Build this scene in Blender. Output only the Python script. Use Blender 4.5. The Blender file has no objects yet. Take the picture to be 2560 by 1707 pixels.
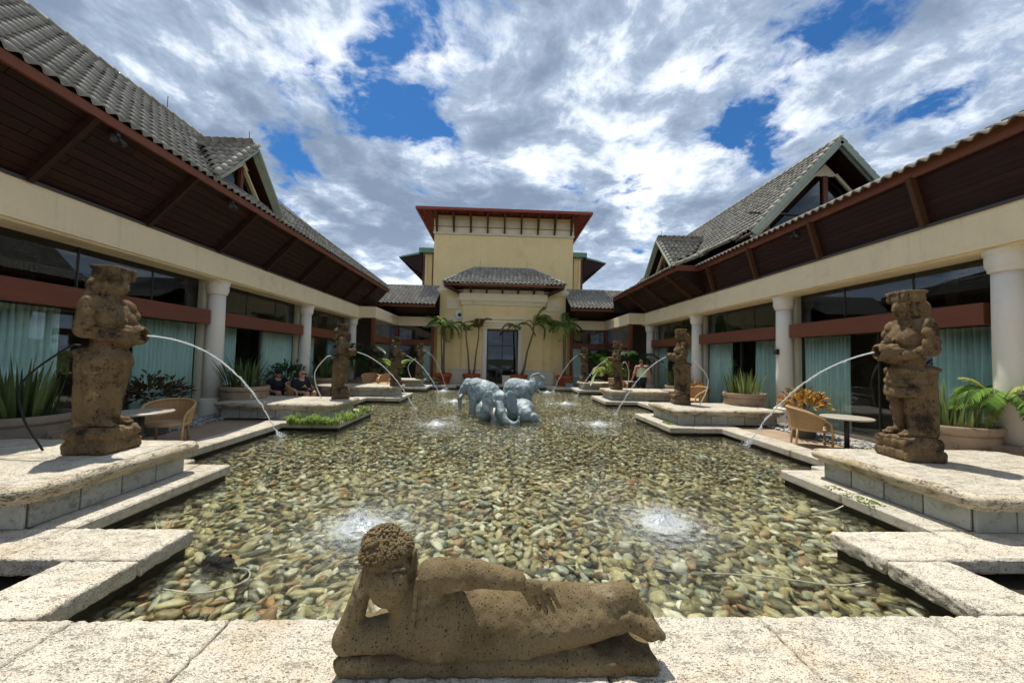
import bpy, math, random
import numpy as np
from mathutils import Vector, Matrix, Euler
random.seed(7); rng = np.random.default_rng(11)
scn = bpy.context.scene
C = scn.collection
R = math.radians
# ---------------------------------------------------------------- camera
cam = bpy.data.cameras.new('camera'); camo = bpy.data.objects.new('camera', cam); C.objects.link(camo)
cam.sensor_width = 36; cam.sensor_fit = 'HORIZONTAL'; cam.lens = 915 / 2560 * 36
cam.clip_start = 0.05; cam.clip_end = 3000
def cam_rot(yaw, p, roll):
    f = Vector((math.sin(yaw) * math.cos(p), math.cos(yaw) * math.cos(p), math.sin(p)))
    r = Vector((math.cos(yaw), -math.sin(yaw), 0)); u = r.cross(f)
    c, s = math.cos(roll), math.sin(roll)
    r2 = c * r + s * u; u2 = -s * r + c * u
    return Matrix((r2, u2, -f)).transposed()
camo.matrix_world = Matrix.Translation((0, 0, 1.75)) @ cam_rot(R(2.1335), R(2.6421), R(1.2)).to_4x4()
scn.camera = camo
# ---------------------------------------------------------------- sky, sun, exposure
SUN = Vector((-0.40, 0.88, 2.9)).normalized()          # direction towards the sun
w = bpy.data.worlds.new('World'); scn.world = w; w.use_nodes = True
def nd(nt, typ, ins=None, **kw):
    n = nt.nodes.new(typ)
    for k, v in kw.items(): setattr(n, k, v)
    for k, v in (ins or {}).items():
        if isinstance(v, bpy.types.NodeSocket): nt.links.new(v, n.inputs[k])
        else: n.inputs[k].default_value = v
    return n
def mth(nt, op, a, b=0.0, c=0.0, clamp=False):
    return nd(nt, 'ShaderNodeMath', {0: a, 1: b, 2: c}, operation=op, use_clamp=clamp).outputs[0]
def vmth(nt, op, a, b=(0, 0, 0)):
    n = nd(nt, 'ShaderNodeVectorMath', {0: a, 1: b}, operation=op)
    return n.outputs['Value'] if op in ('DISTANCE', 'LENGTH', 'DOT_PRODUCT') else n.outputs[0]
def smooth(nt, x, lo, hi, a=0.0, b=1.0):
    return nd(nt, 'ShaderNodeMapRange', {0: x, 1: lo, 2: hi, 3: a, 4: b}, interpolation_type='SMOOTHSTEP').outputs[0]
def mixc(nt, f, a, b, mode='MIX'):
    n = nt.nodes.new('ShaderNodeMix'); n.data_type = 'RGBA'; n.blend_type = mode
    for i, v in ((0, f), (6, a), (7, b)):
        if isinstance(v, bpy.types.NodeSocket): nt.links.new(v, n.inputs[i])
        else: n.inputs[i].default_value = v if i == 0 or len(v) == 4 else (*v, 1)
    return n.outputs[2]
def build_world():
    nt = w.node_tree; nt.nodes.clear()
    sky = nd(nt, 'ShaderNodeTexSky', sky_type='NISHITA', sun_disc=False, sun_elevation=math.asin(SUN.z),
             sun_rotation=math.atan2(SUN.x, SUN.y), altitude=30, air_density=1.2, dust_density=0.6, ozone_density=2.2)
    d = nd(nt, 'ShaderNodeTexCoord').outputs['Generated']
    sp = nd(nt, 'ShaderNodeSeparateXYZ', {0: d})
    z = mth(nt, 'MAXIMUM', sp.outputs[2], 0.0)
    zz = mth(nt, 'ADD', z, 0.16)
    u = mth(nt, 'DIVIDE', sp.outputs[0], zz); v = mth(nt, 'DIVIDE', sp.outputs[1], zz)
    p = vmth(nt, 'ADD', nd(nt, 'ShaderNodeCombineXYZ', {0: u, 1: v, 2: 0.0}).outputs[0], (12.6, -6.1, 0))
    wn = nd(nt, 'ShaderNodeTexNoise', {'Vector': p, 'Scale': 1.6, 'Detail': 4.0, 'Roughness': 0.55}).outputs['Color']
    pw = vmth(nt, 'ADD', p, nd(nt, 'ShaderNodeVectorMath', {0: vmth(nt, 'SUBTRACT', wn, (.5, .5, .5)), 'Scale': 0.28}, operation='SCALE').outputs[0])
    n1 = nd(nt, 'ShaderNodeTexNoise', {'Vector': pw, 'Scale': 2.3, 'Detail': 14.0, 'Roughness': 0.61}).outputs[0]
    # breaks in the cloud deck (directions in the sky)
    dens = n1
    for (bx, by, bz, rad, amt) in CLOUD_GAPS:
        b = Vector((bx, by, bz)).normalized()
        dist = vmth(nt, 'DISTANCE', d, tuple(b))
        dens = mth(nt, 'SUBTRACT', dens, smooth(nt, dist, 0.0, rad, amt, 0.0))
    cover = smooth(nt, dens, 0.295, 0.40)
    # thick parts read grey-blue, thin sunlit parts white
    n2 = nd(nt, 'ShaderNodeTexNoise', {'Vector': vmth(nt, 'ADD', pw, (3.1, 7.7, 0)), 'Scale': 2.6, 'Detail': 13.0, 'Roughness': 0.64}).outputs[0]
    n3 = nd(nt, 'ShaderNodeTexNoise', {'Vector': vmth(nt, 'ADD', p, (9.3, 1.2, 0)), 'Scale': 0.75, 'Detail': 3.0, 'Roughness': 0.5}).outputs[0]
    thick = mth(nt, 'ADD', mth(nt, 'MULTIPLY', mth(nt, 'SUBTRACT', dens, 0.44), 2.3), mth(nt, 'MULTIPLY', mth(nt, 'SUBTRACT', n2, 0.5), 3.0))
    thick = mth(nt, 'ADD', thick, mth(nt, 'MULTIPLY', mth(nt, 'SUBTRACT', n3, 0.5), 1.7))
    g = smooth(nt, thick, -0.55, 0.52)
    cr = nd(nt, 'ShaderNodeValToRGB', {0: g})
    e = cr.color_ramp.elements
    e[0].position = 0.0; e[0].color = (0.64, 0.66, 0.69, 1)
    e[1].position = 1.0; e[1].color = (0.145, 0.19, 0.265, 1)
    e.new(0.2).color = (0.50, 0.55, 0.62, 1); e.new(0.5).color = (0.26, 0.32, 0.41, 1)
    # paler towards the horizon
    hz = smooth(nt, z, 0.0, 0.35, 0.55, 0.0)
    cloud = mixc(nt, hz, cr.outputs[0], (0.50, 0.59, 0.72))
    skyc = nd(nt, 'ShaderNodeMix', data_type='RGBA', blend_type='MULTIPLY')
    skyc.inputs[0].default_value = 1.0
    nt.links.new(sky.outputs[0], skyc.inputs[6]); skyc.inputs[7].default_value = (SKY_K * 0.14, SKY_K * 0.34, SKY_K * 0.55, 1)
    col = mixc(nt, cover, skyc.outputs[2], cloud)
    bg = nd(nt, 'ShaderNodeBackground', {0: col, 1: WORLD_STRENGTH})
    out = nd(nt, 'ShaderNodeOutputWorld'); nt.links.new(bg.outputs[0], out.inputs[0])
SKY_K = 0.10; WORLD_STRENGTH = 1.0
# direction, radius, strength of the blue gaps
CLOUD_GAPS = [(-0.235, 1.0, 0.66, 0.36, 0.085), (-0.21, 1.0, 0.95, 0.36, 0.085), (1.05, 1.0, 0.80, 0.45, 0.09), (0.66, 1.0, 0.56, 0.36, 0.085), (-0.60, 1.0, 0.53, 0.13, 0.14), (0.14, 1.0, 0.44, 0.15, 0.11)]
build_world()
sl = bpy.data.lights.new('sun', 'SUN'); sl.energy = 2.9; sl.angle = R(0.55); sl.color = (1.0, 0.94, 0.82)
so = bpy.data.objects.new('sun', sl); C.objects.link(so); so.rotation_euler = (-SUN).to_track_quat('-Z', 'Y').to_euler(); so.location = (0, 0, 40)
vs = scn.view_settings; vs.view_transform = 'Standard'; vs.look = 'None'; vs.exposure = 0.82; vs.gamma = 1.0; vs.use_curve_mapping = False
scn.render.film_transparent = False
scn.cycles.max_bounces = 8; scn.cycles.transparent_max_bounces = 12; scn.cycles.caustics_reflective = False; scn.cycles.caustics_refractive = True; scn.cycles.sample_clamp_indirect = 2.5; scn.cycles.blur_glossy = 1.0
# ---------------------------------------------------------------- object helpers
def wl(o):
    v = Vector((0, 0, 0))
    while o is not None: v += o.location; o = o.parent
    return np.array(v)
def tag(o, label=None, cat=None, group=None, kind=None):
    if label: o['label'] = label
    if cat: o['category'] = cat
    if group: o['group'] = group
    if kind: o['kind'] = kind
    return o
def thing(name, label, cat, loc=(0, 0, 0), rz=0, group=None):
    o = bpy.data.objects.new(name, None); C.objects.link(o); o.location = loc; o.rotation_euler = (0, 0, rz); o.empty_display_size = 0.1
    return tag(o, label, cat, group)
def make_mesh(name, V, F, smooth_=False):
    me = bpy.data.meshes.new(name)
    if isinstance(F, np.ndarray):
        n = F.shape[1]; V = np.asarray(V, np.float32)
        me.vertices.add(len(V)); me.vertices.foreach_set('co', V.ravel())
        me.loops.add(F.size); me.loops.foreach_set('vertex_index', F.astype(np.int32).ravel())
        me.polygons.add(len(F)); me.polygons.foreach_set('loop_start', np.arange(0, F.size, n, dtype=np.int32))
        me.update(calc_edges=True)
    else:
        me.from_pydata([tuple(map(float, v)) for v in V], [], F)
    if smooth_: me.polygons.foreach_set('use_smooth', np.ones(len(me.polygons), bool))
    me.update()
    return me
def link(name, me, m=None, parent=None):
    o = bpy.data.objects.new(name, me)
    C.objects.link(o)
    if m is not None and not me.materials: me.materials.append(m)
    if parent is not None: o.parent = parent
    return o
def obj(name, V, F, m, parent=None, smooth_=False, world=True):
    V = np.asarray(V, float)
    if parent is not None and world: V = V - wl(parent)
    return link(name, make_mesh(name, V, F, smooth_), m, parent)
def copy_tree(o, parent=None):
    c = o.copy(); C.objects.link(c); c.parent = parent
    for ch in list(o.children): copy_tree(ch, c)
    return c
def rotm(rx=0, ry=0, rz=0): return np.array(Euler((rx, ry, rz)).to_matrix())
class MB:
    """collects shapes, builds ONE mesh"""
    def __init__(s): s.v = []; s.f = []; s.n = 0
    def add(s, V, F):
        V = np.asarray(V, float); s.v.append(V); s.f += [tuple(int(i) + s.n for i in f) for f in F]; s.n += len(V); return s
    def box(s, x0, x1, y0, y1, z0, z1):
        V = [(x, y, z) for z in (z0, z1) for y in (y0, y1) for x in (x0, x1)]
        return s.add(V, [(0, 2, 3, 1), (4, 5, 7, 6), (0, 1, 5, 4), (2, 6, 7, 3), (0, 4, 6, 2), (1, 3, 7, 5)])
    def bbox(s, x0, x1, y0, y1, z0, z1, b=0.01):
        # box with bevelled edges
        V = []; F = []
        cx, cy, cz = (x0 + x1) / 2, (y0 + y1) / 2, (z0 + z1) / 2; h = ((x1 - x0) / 2, (y1 - y0) / 2, (z1 - z0) / 2)
        b = min(b, .45 * min(h))
        idx = {}
        for sx in (-1, 1):
            for sy in (-1, 1):
                for sz in (-1, 1):
                    for ax in range(3):
                        p = [sx * (h[0] - b), sy * (h[1] - b), sz * (h[2] - b)]; p[ax] = (sx, sy, sz)[ax] * h[ax]
                        idx[(sx, sy, sz, ax)] = len(V); V.append((cx + p[0], cy + p[1], cz + p[2]))
        def q(ks): F.append(tuple(idx[k] for k in ks))
        for ax in range(3):
            o1, o2 = [a for a in range(3) if a != ax]
            for sg in (-1, 1):
                ks = []
                for (a, b2) in ((-1, -1), (1, -1), (1, 1), (-1, 1)):
                    t = [0, 0, 0]; t[ax] = sg; t[o1] = a; t[o2] = b2; ks.append((*t, ax))
                if (sg == 1) == (ax == 1): ks = ks[::-1]
                q(ks)
        for ax in range(3):      # edges along ax
            o1, o2 = [a for a in range(3) if a != ax]
            for a in (-1, 1):
                for b2 in (-1, 1):
                    t0 = [0, 0, 0]; t0[o1] = a; t0[o2] = b2; t1 = list(t0); t0[ax] = -1; t1[ax] = 1
                    q([(*t0, o1), (*t1, o1), (*t1, o2), (*t0, o2)])
        for k in [(a, b2, c) for a in (-1, 1) for b2 in (-1, 1) for c in (-1, 1)]:
            q([(*k, 0), (*k, 1), (*k, 2)])
        return s.add(V, F)
    def beam(s, a, b, wd, ht, up=(0, 0, 1)):
        a = np.array(a, float); b = np.array(b, float); d = b - a; d /= np.linalg.norm(d)
        sd = np.cross(d, up); sd /= np.linalg.norm(sd); u = np.cross(sd, d)
        V = [p + sd * i * wd / 2 + u * j * ht / 2 for p in (a, b) for (i, j) in ((-1, -1), (1, -1), (1, 1), (-1, 1))]
        return s.add(V, [(0, 1, 2, 3), (7, 6, 5, 4), (0, 4, 5, 1), (1, 5, 6, 2), (2, 6, 7, 3), (3, 7, 4, 0)])
    def tube(s, pts, r, n=8, cap=True):
        pts = np.asarray(pts, float); m = len(pts); r = np.full(m, r) if np.isscalar(r) else np.asarray(r)
        V = []; F = []; prev = None
        for i in range(m):
            t = pts[min(i + 1, m - 1)] - pts[max(i - 1, 0)]; t /= (np.linalg.norm(t) + 1e-9)
            if prev is None: a = np.cross(t, (0, 0, 1)) if abs(t[2]) < .9 else np.cross(t, (1, 0, 0))
            else: a = prev - t * np.dot(prev, t)
            a /= np.linalg.norm(a); prev = a; b = np.cross(t, a)
            for k in range(n):
                an = 2 * math.pi * k / n; V.append(pts[i] + r[i] * (a * math.cos(an) + b * math.sin(an)))
        for i in range(m - 1):
            for k in range(n): F.append((i * n + k, i * n + (k + 1) % n, (i + 1) * n + (k + 1) % n, (i + 1) * n + k))
        if cap: F.append(tuple(range(n))[::-1]); F.append(tuple((m - 1) * n + k for k in range(n)))
        return s.add(V, F)
    def lathe(s, prof, n=24, c=(0, 0, 0), sx=1.0, sy=1.0):
        V = []; F = []
        for (r, z) in prof:
            for k in range(n):
                a = 2 * math.pi * k / n; V.append((c[0] + r * sx * math.cos(a), c[1] + r * sy * math.sin(a), c[2] + z))
        for i in range(len(prof) - 1):
            for k in range(n): F.append((i * n + k, i * n + (k + 1) % n, (i + 1) * n + (k + 1) % n, (i + 1) * n + k))
        if prof[0][0] > 1e-4: F.append(tuple(range(n))[::-1])
        if prof[-1][0] > 1e-4: F.append(tuple((len(prof) - 1) * n + k for k in range(n)))
        return s.add(V, F)
    def poly(s, pts): return s.add(pts, [tuple(range(len(pts)))])
    def prism(s, pts, d):
        """closed polygon (3D points, planar) extruded by vector d"""
        n = len(pts); P = np.asarray(pts, float); V = np.vstack([P, P + np.array(d)])
        F = [tuple(range(n))[::-1], tuple(range(n, 2 * n))] + [(i, (i + 1) % n, n + (i + 1) % n, n + i) for i in range(n)]
        return s.add(V, F)
    def xf(s, M=None, t=(0, 0, 0)):
        s.v = [(v @ np.asarray(M).T if M is not None else v) + np.array(t) for v in s.v]; return s
    def build(s, name, m, parent=None, smooth_=False, world=True):
        return obj(name, np.vstack(s.v), s.f, m, parent, smooth_, world)
    def mesh(s, name, smooth_=False): return make_mesh(name, np.vstack(s.v), s.f, smooth_)
def smooth_by_angle(o, ang=40):
    me = o.data; me.polygons.foreach_set('use_smooth', np.ones(len(me.polygons), bool))
    try: me.set_sharp_from_angle(angle=R(ang))
    except Exception: pass
    return o
# ---------------------------------------------------------------- signed-distance sculpting (one continuous surface)
def sd_ell(P, c, r, M=None):
    q = P - np.array(c, np.float32)
    if M is not None: q = q @ np.asarray(M, np.float32)
    r = np.array(r, np.float32); k0 = np.linalg.norm(q / r, axis=-1); k1 = np.linalg.norm(q / (r * r), axis=-1)
    return k0 * (k0 - 1) / np.maximum(k1, 1e-6)
def sd_cap(P, a, b, ra, rb):
    a = np.array(a, np.float32); b = np.array(b, np.float32); ba = b - a
    t = np.clip(((P - a) @ ba) / max(float(ba @ ba), 1e-9), 0, 1)
    return np.linalg.norm(P - a - t[..., None] * ba, axis=-1) - (ra + (rb - ra) * t)
def sd_box(P, c, h, r=0.0, M=None):
    q = P - np.array(c, np.float32)
    if M is not None: q = q @ np.asarray(M, np.float32)
    q = np.abs(q) - (np.array(h, np.float32) - r)
    return np.linalg.norm(np.maximum(q, 0), axis=-1) + np.minimum(q.max(-1), 0) - r
def sculpt(prims, vox, lo, hi, noise=None):
    lo = np.array(lo, np.float32); hi = np.array(hi, np.float32)
    n = np.ceil((hi - lo) / vox).astype(int) + 1
    f = np.full(n, 0.5, np.float32)
    ax = [lo[i] + vox * np.arange(n[i], dtype=np.float32) for i in range(3)]
    for pr in prims:
        kind = pr[0]; k = pr[-1] if isinstance(pr[-1], float) else 0.03
        op = 'add'
        if kind.startswith('-'): op = 'sub'; kind = kind[1:]
        if kind == 'e':
            _, c, r, M = (pr + (None,))[:4] if len(pr) < 5 else pr[:4]
            if isinstance(M, float): M = None
            bl = np.array(c) - max(r) * (1 if M is not None else 1); bh = np.array(c) + max(r)
            if M is None: bl = np.array(c) - np.array(r); bh = np.array(c) + np.array(r)
        elif kind == 'c':
            _, a, b, ra, rb = pr[:5]; rr = max(ra, rb); bl = np.minimum(a, b) - rr; bh = np.maximum(a, b) + rr
        else:
            c, h = pr[1], pr[2]; M = pr[4] if len(pr) > 4 and not isinstance(pr[4], float) else None
            rr = np.linalg.norm(h) if M is not None else np.array(h); bl = np.array(c) - rr; bh = np.array(c) + rr
        mrg = max(k * 1.6, 2.5 * vox)
        i0 = np.clip(np.floor((bl - mrg - lo) / vox).astype(int), 0, n - 1); i1 = np.clip(np.ceil((bh + mrg - lo) / vox).astype(int) + 1, 1, n)
        if np.any(i1 <= i0): continue
        P = np.stack(np.meshgrid(ax[0][i0[0]:i1[0]], ax[1][i0[1]:i1[1]], ax[2][i0[2]:i1[2]], indexing='ij'), -1)
        if kind == 'e': d = sd_ell(P, c, r, M)
        elif kind == 'c': d = sd_cap(P, a, b, ra, rb)
        else: d = sd_box(P, c, h, pr[3], M)
        S = (slice(i0[0], i1[0]), slice(i0[1], i1[1]), slice(i0[2], i1[2])); g = f[S]
        if op == 'add':
            hh = np.clip(0.5 + 0.5 * (g - d) / k, 0, 1); f[S] = g * (1 - hh) + d * hh - k * hh * (1 - hh)
        else:
            d = -d; hh = np.clip(0.5 - 0.5 * (g - d) / k, 0, 1); f[S] = g * (1 - hh) + d * hh + k * hh * (1 - hh)
    if noise is not None: f += noise(ax)
    return surface_nets(f, lo, vox)
def surface_nets(f, lo, h):
    s = f < 0; nx, ny, nz = f.shape
    cor = [(i, j, k) for i in (0, 1) for j in (0, 1) for k in (0, 1)]
    cnt = sum(s[i:nx - 1 + i, j:ny - 1 + j, k:nz - 1 + k].astype(np.int8) for i, j, k in cor)
    mask = (cnt > 0) & (cnt < 8); ids = np.argwhere(mask); idx = np.full(mask.shape, -1, np.int64); idx[mask] = np.arange(len(ids))
    vals = {c: f[ids[:, 0] + c[0], ids[:, 1] + c[1], ids[:, 2] + c[2]] for c in cor}
    acc = np.zeros((len(ids), 3), np.float32); num = np.zeros(len(ids), np.float32)
    for a in cor:
        for b in cor:
            if sum(b) - sum(a) == 1 and sum(abs(x - y) for x, y in zip(a, b)) == 1:
                va, vb = vals[a], vals[b]; cr = (va < 0) != (vb < 0); t = np.where(cr, va / np.where(cr, va - vb, 1), 0)
                acc += cr[:, None] * (np.array(a, np.float32) + t[:, None] * (np.array(b, np.float32) - np.array(a, np.float32))); num += cr
    V = lo + h * (ids + acc / num[:, None])
    Fs = []
    for axis in range(3):
        o1, o2 = (axis + 1) % 3, (axis + 2) % 3
        sl0 = [slice(1, -1)] * 3; sl0[axis] = slice(0, -1); sl1 = [slice(1, -1)] * 3; sl1[axis] = slice(1, None)
        s0, s1 = s[tuple(sl0)], s[tuple(sl1)]
        for flip in (False, True):
            e = np.argwhere(s0 & ~s1 if not flip else ~s0 & s1)
            if len(e) == 0: continue
            off = np.ones(3, int); off[axis] = 0; e = e + off
            q = []
            for (a, b) in ((-1, -1), (0, -1), (0, 0), (-1, 0)):
                c = e.copy(); c[:, o1] += a; c[:, o2] += b; q.append(idx[c[:, 0], c[:, 1], c[:, 2]])
            q = np.stack(q, 1); Fs.append(q[:, ::-1] if flip else q)
    F = np.vstack(Fs); F = F[(F >= 0).all(1)]
    return V, F

def rough_noise(amp, fr, seed):
    r = np.random.default_rng(seed); k = [(r.normal(0, fr, 3), r.uniform(0, 6.28)) for _ in range(14)]
    def f(ax):
        X, Y, Z = np.meshgrid(ax[0], ax[1], ax[2], indexing='ij', sparse=True); s = 0
        for (w_, p) in k: s = s + np.sin(X * np.float32(w_[0]) + Y * np.float32(w_[1]) + Z * np.float32(w_[2]) + np.float32(p))
        return (amp / 3.0 * s).astype(np.float32)
    return f
# ---------------------------------------------------------------- materials
def newmat(name):
    m = bpy.data.materials.new(name); m.use_nodes = True; nt = m.node_tree; nt.nodes.clear()
    out = nd(nt, 'ShaderNodeOutputMaterial'); return m, nt, out
def surf(name, base, rough=0.7, var=0.25, scale=6.0, bump=0.3, bscale=40.0, spec=0.3, isl=0.0, ramp=None, stain=None, bdist=0.01, metal=0.0, trans=0.0, stretch=None, coord='Object', streak=None):
    """procedural surface: colour mottled by two noises, per-piece variation, bump"""
    m, nt, out = newmat(name)
    co = nd(nt, 'ShaderNodeTexCoord').outputs[coord]
    if stretch: co = vmth(nt, 'MULTIPLY', co, stretch)
    n1 = nd(nt, 'ShaderNodeTexNoise', {'Vector': co, 'Scale': scale, 'Detail': 6.0, 'Roughness': 0.6}).outputs[0]
    n2 = nd(nt, 'ShaderNodeTexNoise', {'Vector': co, 'Scale': scale * 7.3, 'Detail': 4.0, 'Roughness': 0.6}).outputs[0]
    f = mth(nt, 'ADD', mth(nt, 'MULTIPLY', mth(nt, 'SUBTRACT', n1, .5), 2.2 * var), mth(nt, 'MULTIPLY', mth(nt, 'SUBTRACT', n2, .5), 1.1 * var))
    if ramp or isl:
        isr = nd(nt, 'ShaderNodeNewGeometry').outputs['Random Per Island']; ob = nd(nt, 'ShaderNodeObjectInfo').outputs['Random']
        rr = mth(nt, 'FRACT', mth(nt, 'ADD', mth(nt, 'MULTIPLY', isr, 7.31), mth(nt, 'MULTIPLY', ob, 3.77)))
    if ramp:
        cr = nd(nt, 'ShaderNodeValToRGB', {0: rr}); cr.color_ramp.interpolation = 'LINEAR'
        el = cr.color_ramp.elements
        while len(el) < len(ramp): el.new(0.5)
        for i, c in enumerate(ramp): el[i].position = i / max(1, len(ramp) - 1); el[i].color = (*c, 1)
        col = cr.outputs[0]
    else:
        col = nd(nt, 'ShaderNodeRGB').outputs[0]; col.default_value = (*base, 1)
    if isl: f = mth(nt, 'ADD', f, mth(nt, 'MULTIPLY', mth(nt, 'SUBTRACT', rr, .5), 2 * isl))
    k = mth(nt, 'MAXIMUM', mth(nt, 'ADD', 1.0, f), 0.08)
    col = nd(nt, 'ShaderNodeVectorMath', {0: col, 'Scale': k}, operation='SCALE').outputs[0]
    if stain:
        sc, lo, hi, sscale = stain
        n3 = nd(nt, 'ShaderNodeTexNoise', {'Vector': vmth(nt, 'ADD', co, (5.2, 1.3, 8.8)), 'Scale': sscale, 'Detail': 8.0, 'Roughness': 0.68}).outputs[0]
        col = mixc(nt, smooth(nt, n3, lo, hi), col, sc)
    if streak:
        ns = nd(nt, 'ShaderNodeTexNoise', {'Vector': vmth(nt, 'MULTIPLY', co, (2.6, 2.6, .16)), 'Scale': 2.2, 'Detail': 7.0, 'Roughness': 0.7}).outputs[0]
        col = mixc(nt, smooth(nt, ns, streak[1] - .06, streak[2], 0.0, .55), col, streak[0])
    b = nd(nt, 'ShaderNodeBsdfPrincipled', {'Base Color': col, 'Roughness': rough, 'Specular IOR Level': spec, 'Metallic': metal})
    if bump:
        nb = nd(nt, 'ShaderNodeTexNoise', {'Vector': co, 'Scale': bscale, 'Detail': 5.0, 'Roughness': 0.65}).outputs[0]
        bn = nd(nt, 'ShaderNodeBump', {'Strength': bump, 'Distance': bdist, 'Height': nb}); nt.links.new(bn.outputs[0], b.inputs['Normal'])
    sh = b.outputs[0]
    if trans:
        t = nd(nt, 'ShaderNodeBsdfTranslucent', {'Color': col}); sh = nd(nt, 'ShaderNodeMixShader', {0: trans, 1: sh, 2: t.outputs[0]}).outputs[0]
    nt.links.new(sh, out.inputs[0]); return m
def pitted(name, base, pit, rough=0.8, pscale=22.0, pamt=0.5, stretch=(1, 1, 1), stain=None, var=0.18, isl=0.06, pth=(0.60, 0.70), bd=0.02, bump=0.6, vor=0.0, vmix=0.0, vth=((1.0, .76, .30), (2.2, .62, .34), (.42, .93, .20))):
    """porous stone: pits darken and dent the surface"""
    m, nt, out = newmat(name)
    co = nd(nt, 'ShaderNodeTexCoord').outputs['Object']
    wv = vmth(nt, 'MULTIPLY', co, stretch)
    n1 = nd(nt, 'ShaderNodeTexNoise', {'Vector': co, 'Scale': 3.0, 'Detail': 6.0, 'Roughness': 0.6}).outputs[0]
    nf = nd(nt, 'ShaderNodeTexNoise', {'Vector': co, 'Scale': 90.0, 'Detail': 3.0}).outputs[0]
    pn = nd(nt, 'ShaderNodeTexNoise', {'Vector': wv, 'Scale': pscale, 'Detail': 3.5, 'Roughness': 0.62, 'Distortion': 0.4}).outputs[0]
    pb = nd(nt, 'ShaderNodeTexNoise', {'Vector': wv, 'Scale': pscale * 0.22, 'Detail': 2.0}).outputs[0]
    pn2 = nd(nt, 'ShaderNodeTexNoise', {'Vector': vmth(nt, 'ADD', wv, (3.7, 1.1, 5.5)), 'Scale': pscale * 2.7, 'Detail': 2.0, 'Roughness': 0.6, 'Distortion': 0.6}).outputs[0]
    pmod = mth(nt, 'MULTIPLY', mth(nt, 'SUBTRACT', pb, .5), .5)
    pit_f = mth(nt, 'MAXIMUM', smooth(nt, mth(nt, 'ADD', pn, pmod), pth[0], pth[1]), mth(nt, 'MULTIPLY', smooth(nt, mth(nt, 'ADD', pn2, mth(nt, 'MULTIPLY', pmod, .6)), pth[0] - .02, pth[1]), .7))
    if vor:      # round gas holes of several sizes instead of streaky pits
        cov = vmth(nt, 'ADD', wv, nd(nt, 'ShaderNodeVectorMath', {0: nd(nt, 'ShaderNodeTexNoise', {'Vector': co, 'Scale': vor * 1.3, 'Detail': 2.0}).outputs['Color'], 'Scale': .35 / vor}, operation='SCALE').outputs[0])
        pit_f = mth(nt, 'MULTIPLY', pit_f, vmix) if vmix else None
        for (q, th, r0) in vth:
            v_ = nd(nt, 'ShaderNodeTexVoronoi', {'Vector': cov, 'Scale': vor * q}); on = mth(nt, 'GREATER_THAN', nd(nt, 'ShaderNodeSeparateColor', {0: v_.outputs['Color']}).outputs[0], th)
            one = mth(nt, 'MULTIPLY', on, smooth(nt, v_.outputs['Distance'], r0 * .45, r0, 1.0, 0.0)); pit_f = one if pit_f is None else mth(nt, 'MAXIMUM', pit_f, one)
    isr = nd(nt, 'ShaderNodeNewGeometry').outputs['Random Per Island']; ob = nd(nt, 'ShaderNodeObjectInfo').outputs['Random']
    rr = mth(nt, 'FRACT', mth(nt, 'ADD', mth(nt, 'MULTIPLY', isr, 7.31), mth(nt, 'MULTIPLY', ob, 3.77)))
    k = mth(nt, 'ADD', 1.0, mth(nt, 'ADD', mth(nt, 'MULTIPLY', mth(nt, 'SUBTRACT', n1, .5), 2 * var), mth(nt, 'ADD', mth(nt, 'MULTIPLY', mth(nt, 'SUBTRACT', nf, .5), var), mth(nt, 'MULTIPLY', mth(nt, 'SUBTRACT', rr, .5), 2 * isl))))
    c0 = nd(nt, 'ShaderNodeRGB').outputs[0]; c0.default_value = (*base, 1)
    col = nd(nt, 'ShaderNodeVectorMath', {0: c0, 'Scale': k}, operation='SCALE').outputs[0]
    if stain:
        for (sc, lo, hi, ss) in stain:
            n3 = nd(nt, 'ShaderNodeTexNoise', {'Vector': vmth(nt, 'ADD', co, (ss * 1.7, 4.1, ss)), 'Scale': ss, 'Detail': 9.0, 'Roughness': 0.7}).outputs[0]
            col = mixc(nt, smooth(nt, n3, lo, hi), col, sc)
    col = mixc(nt, mth(nt, 'MULTIPLY', pit_f, pamt), col, pit)
    b = nd(nt, 'ShaderNodeBsdfPrincipled', {'Base Color': col, 'Roughness': rough, 'Specular IOR Level': 0.25})
    h = mth(nt, 'ADD', mth(nt, 'MULTIPLY', pit_f, -1.0), mth(nt, 'ADD', mth(nt, 'MULTIPLY', nf, .15), mth(nt, 'MULTIPLY', pn, .5)))
    bn = nd(nt, 'ShaderNodeBump', {'Strength': bump, 'Distance': bd, 'Height': h}); nt.links.new(bn.outputs[0], b.inputs['Normal'])
    nt.links.new(b.outputs[0], out.inputs[0]); return m
def glassy(name, tint, refl=1.0, ior=1.5, rough=0.0):
    m, nt, out = newmat(name)
    f0 = ((ior - 1) / (ior + 1)) ** 2; fc = nd(nt, 'ShaderNodeLayerWeight', {'Blend': .5}).outputs['Facing']      # Schlick, same from both sides of the pane
    fr = mth(nt, 'MULTIPLY', mth(nt, 'MULTIPLY_ADD', mth(nt, 'POWER', fc, 5.0), 1 - f0, f0), refl, clamp=True)
    t = nd(nt, 'ShaderNodeBsdfTransparent', {0: (*tint, 1)}); g = nd(nt, 'ShaderNodeBsdfGlossy', {0: (.9, .95, 1, 1), 'Roughness': rough})
    nt.links.new(nd(nt, 'ShaderNodeMixShader', {0: fr, 1: t.outputs[0], 2: g.outputs[0]}).outputs[0], out.inputs[0]); return m
SPLASHES = [(-1.42, 4.07, .30), (1.94, 4.20, .30), (-1.65, 10.13, .26), (2.93, 10.49, .26), (-1.75, 15.4, .25), (2.85, 15.2, .25), (-2.9, 20.0, .22), (2.75, 20.2, .22)]
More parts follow.
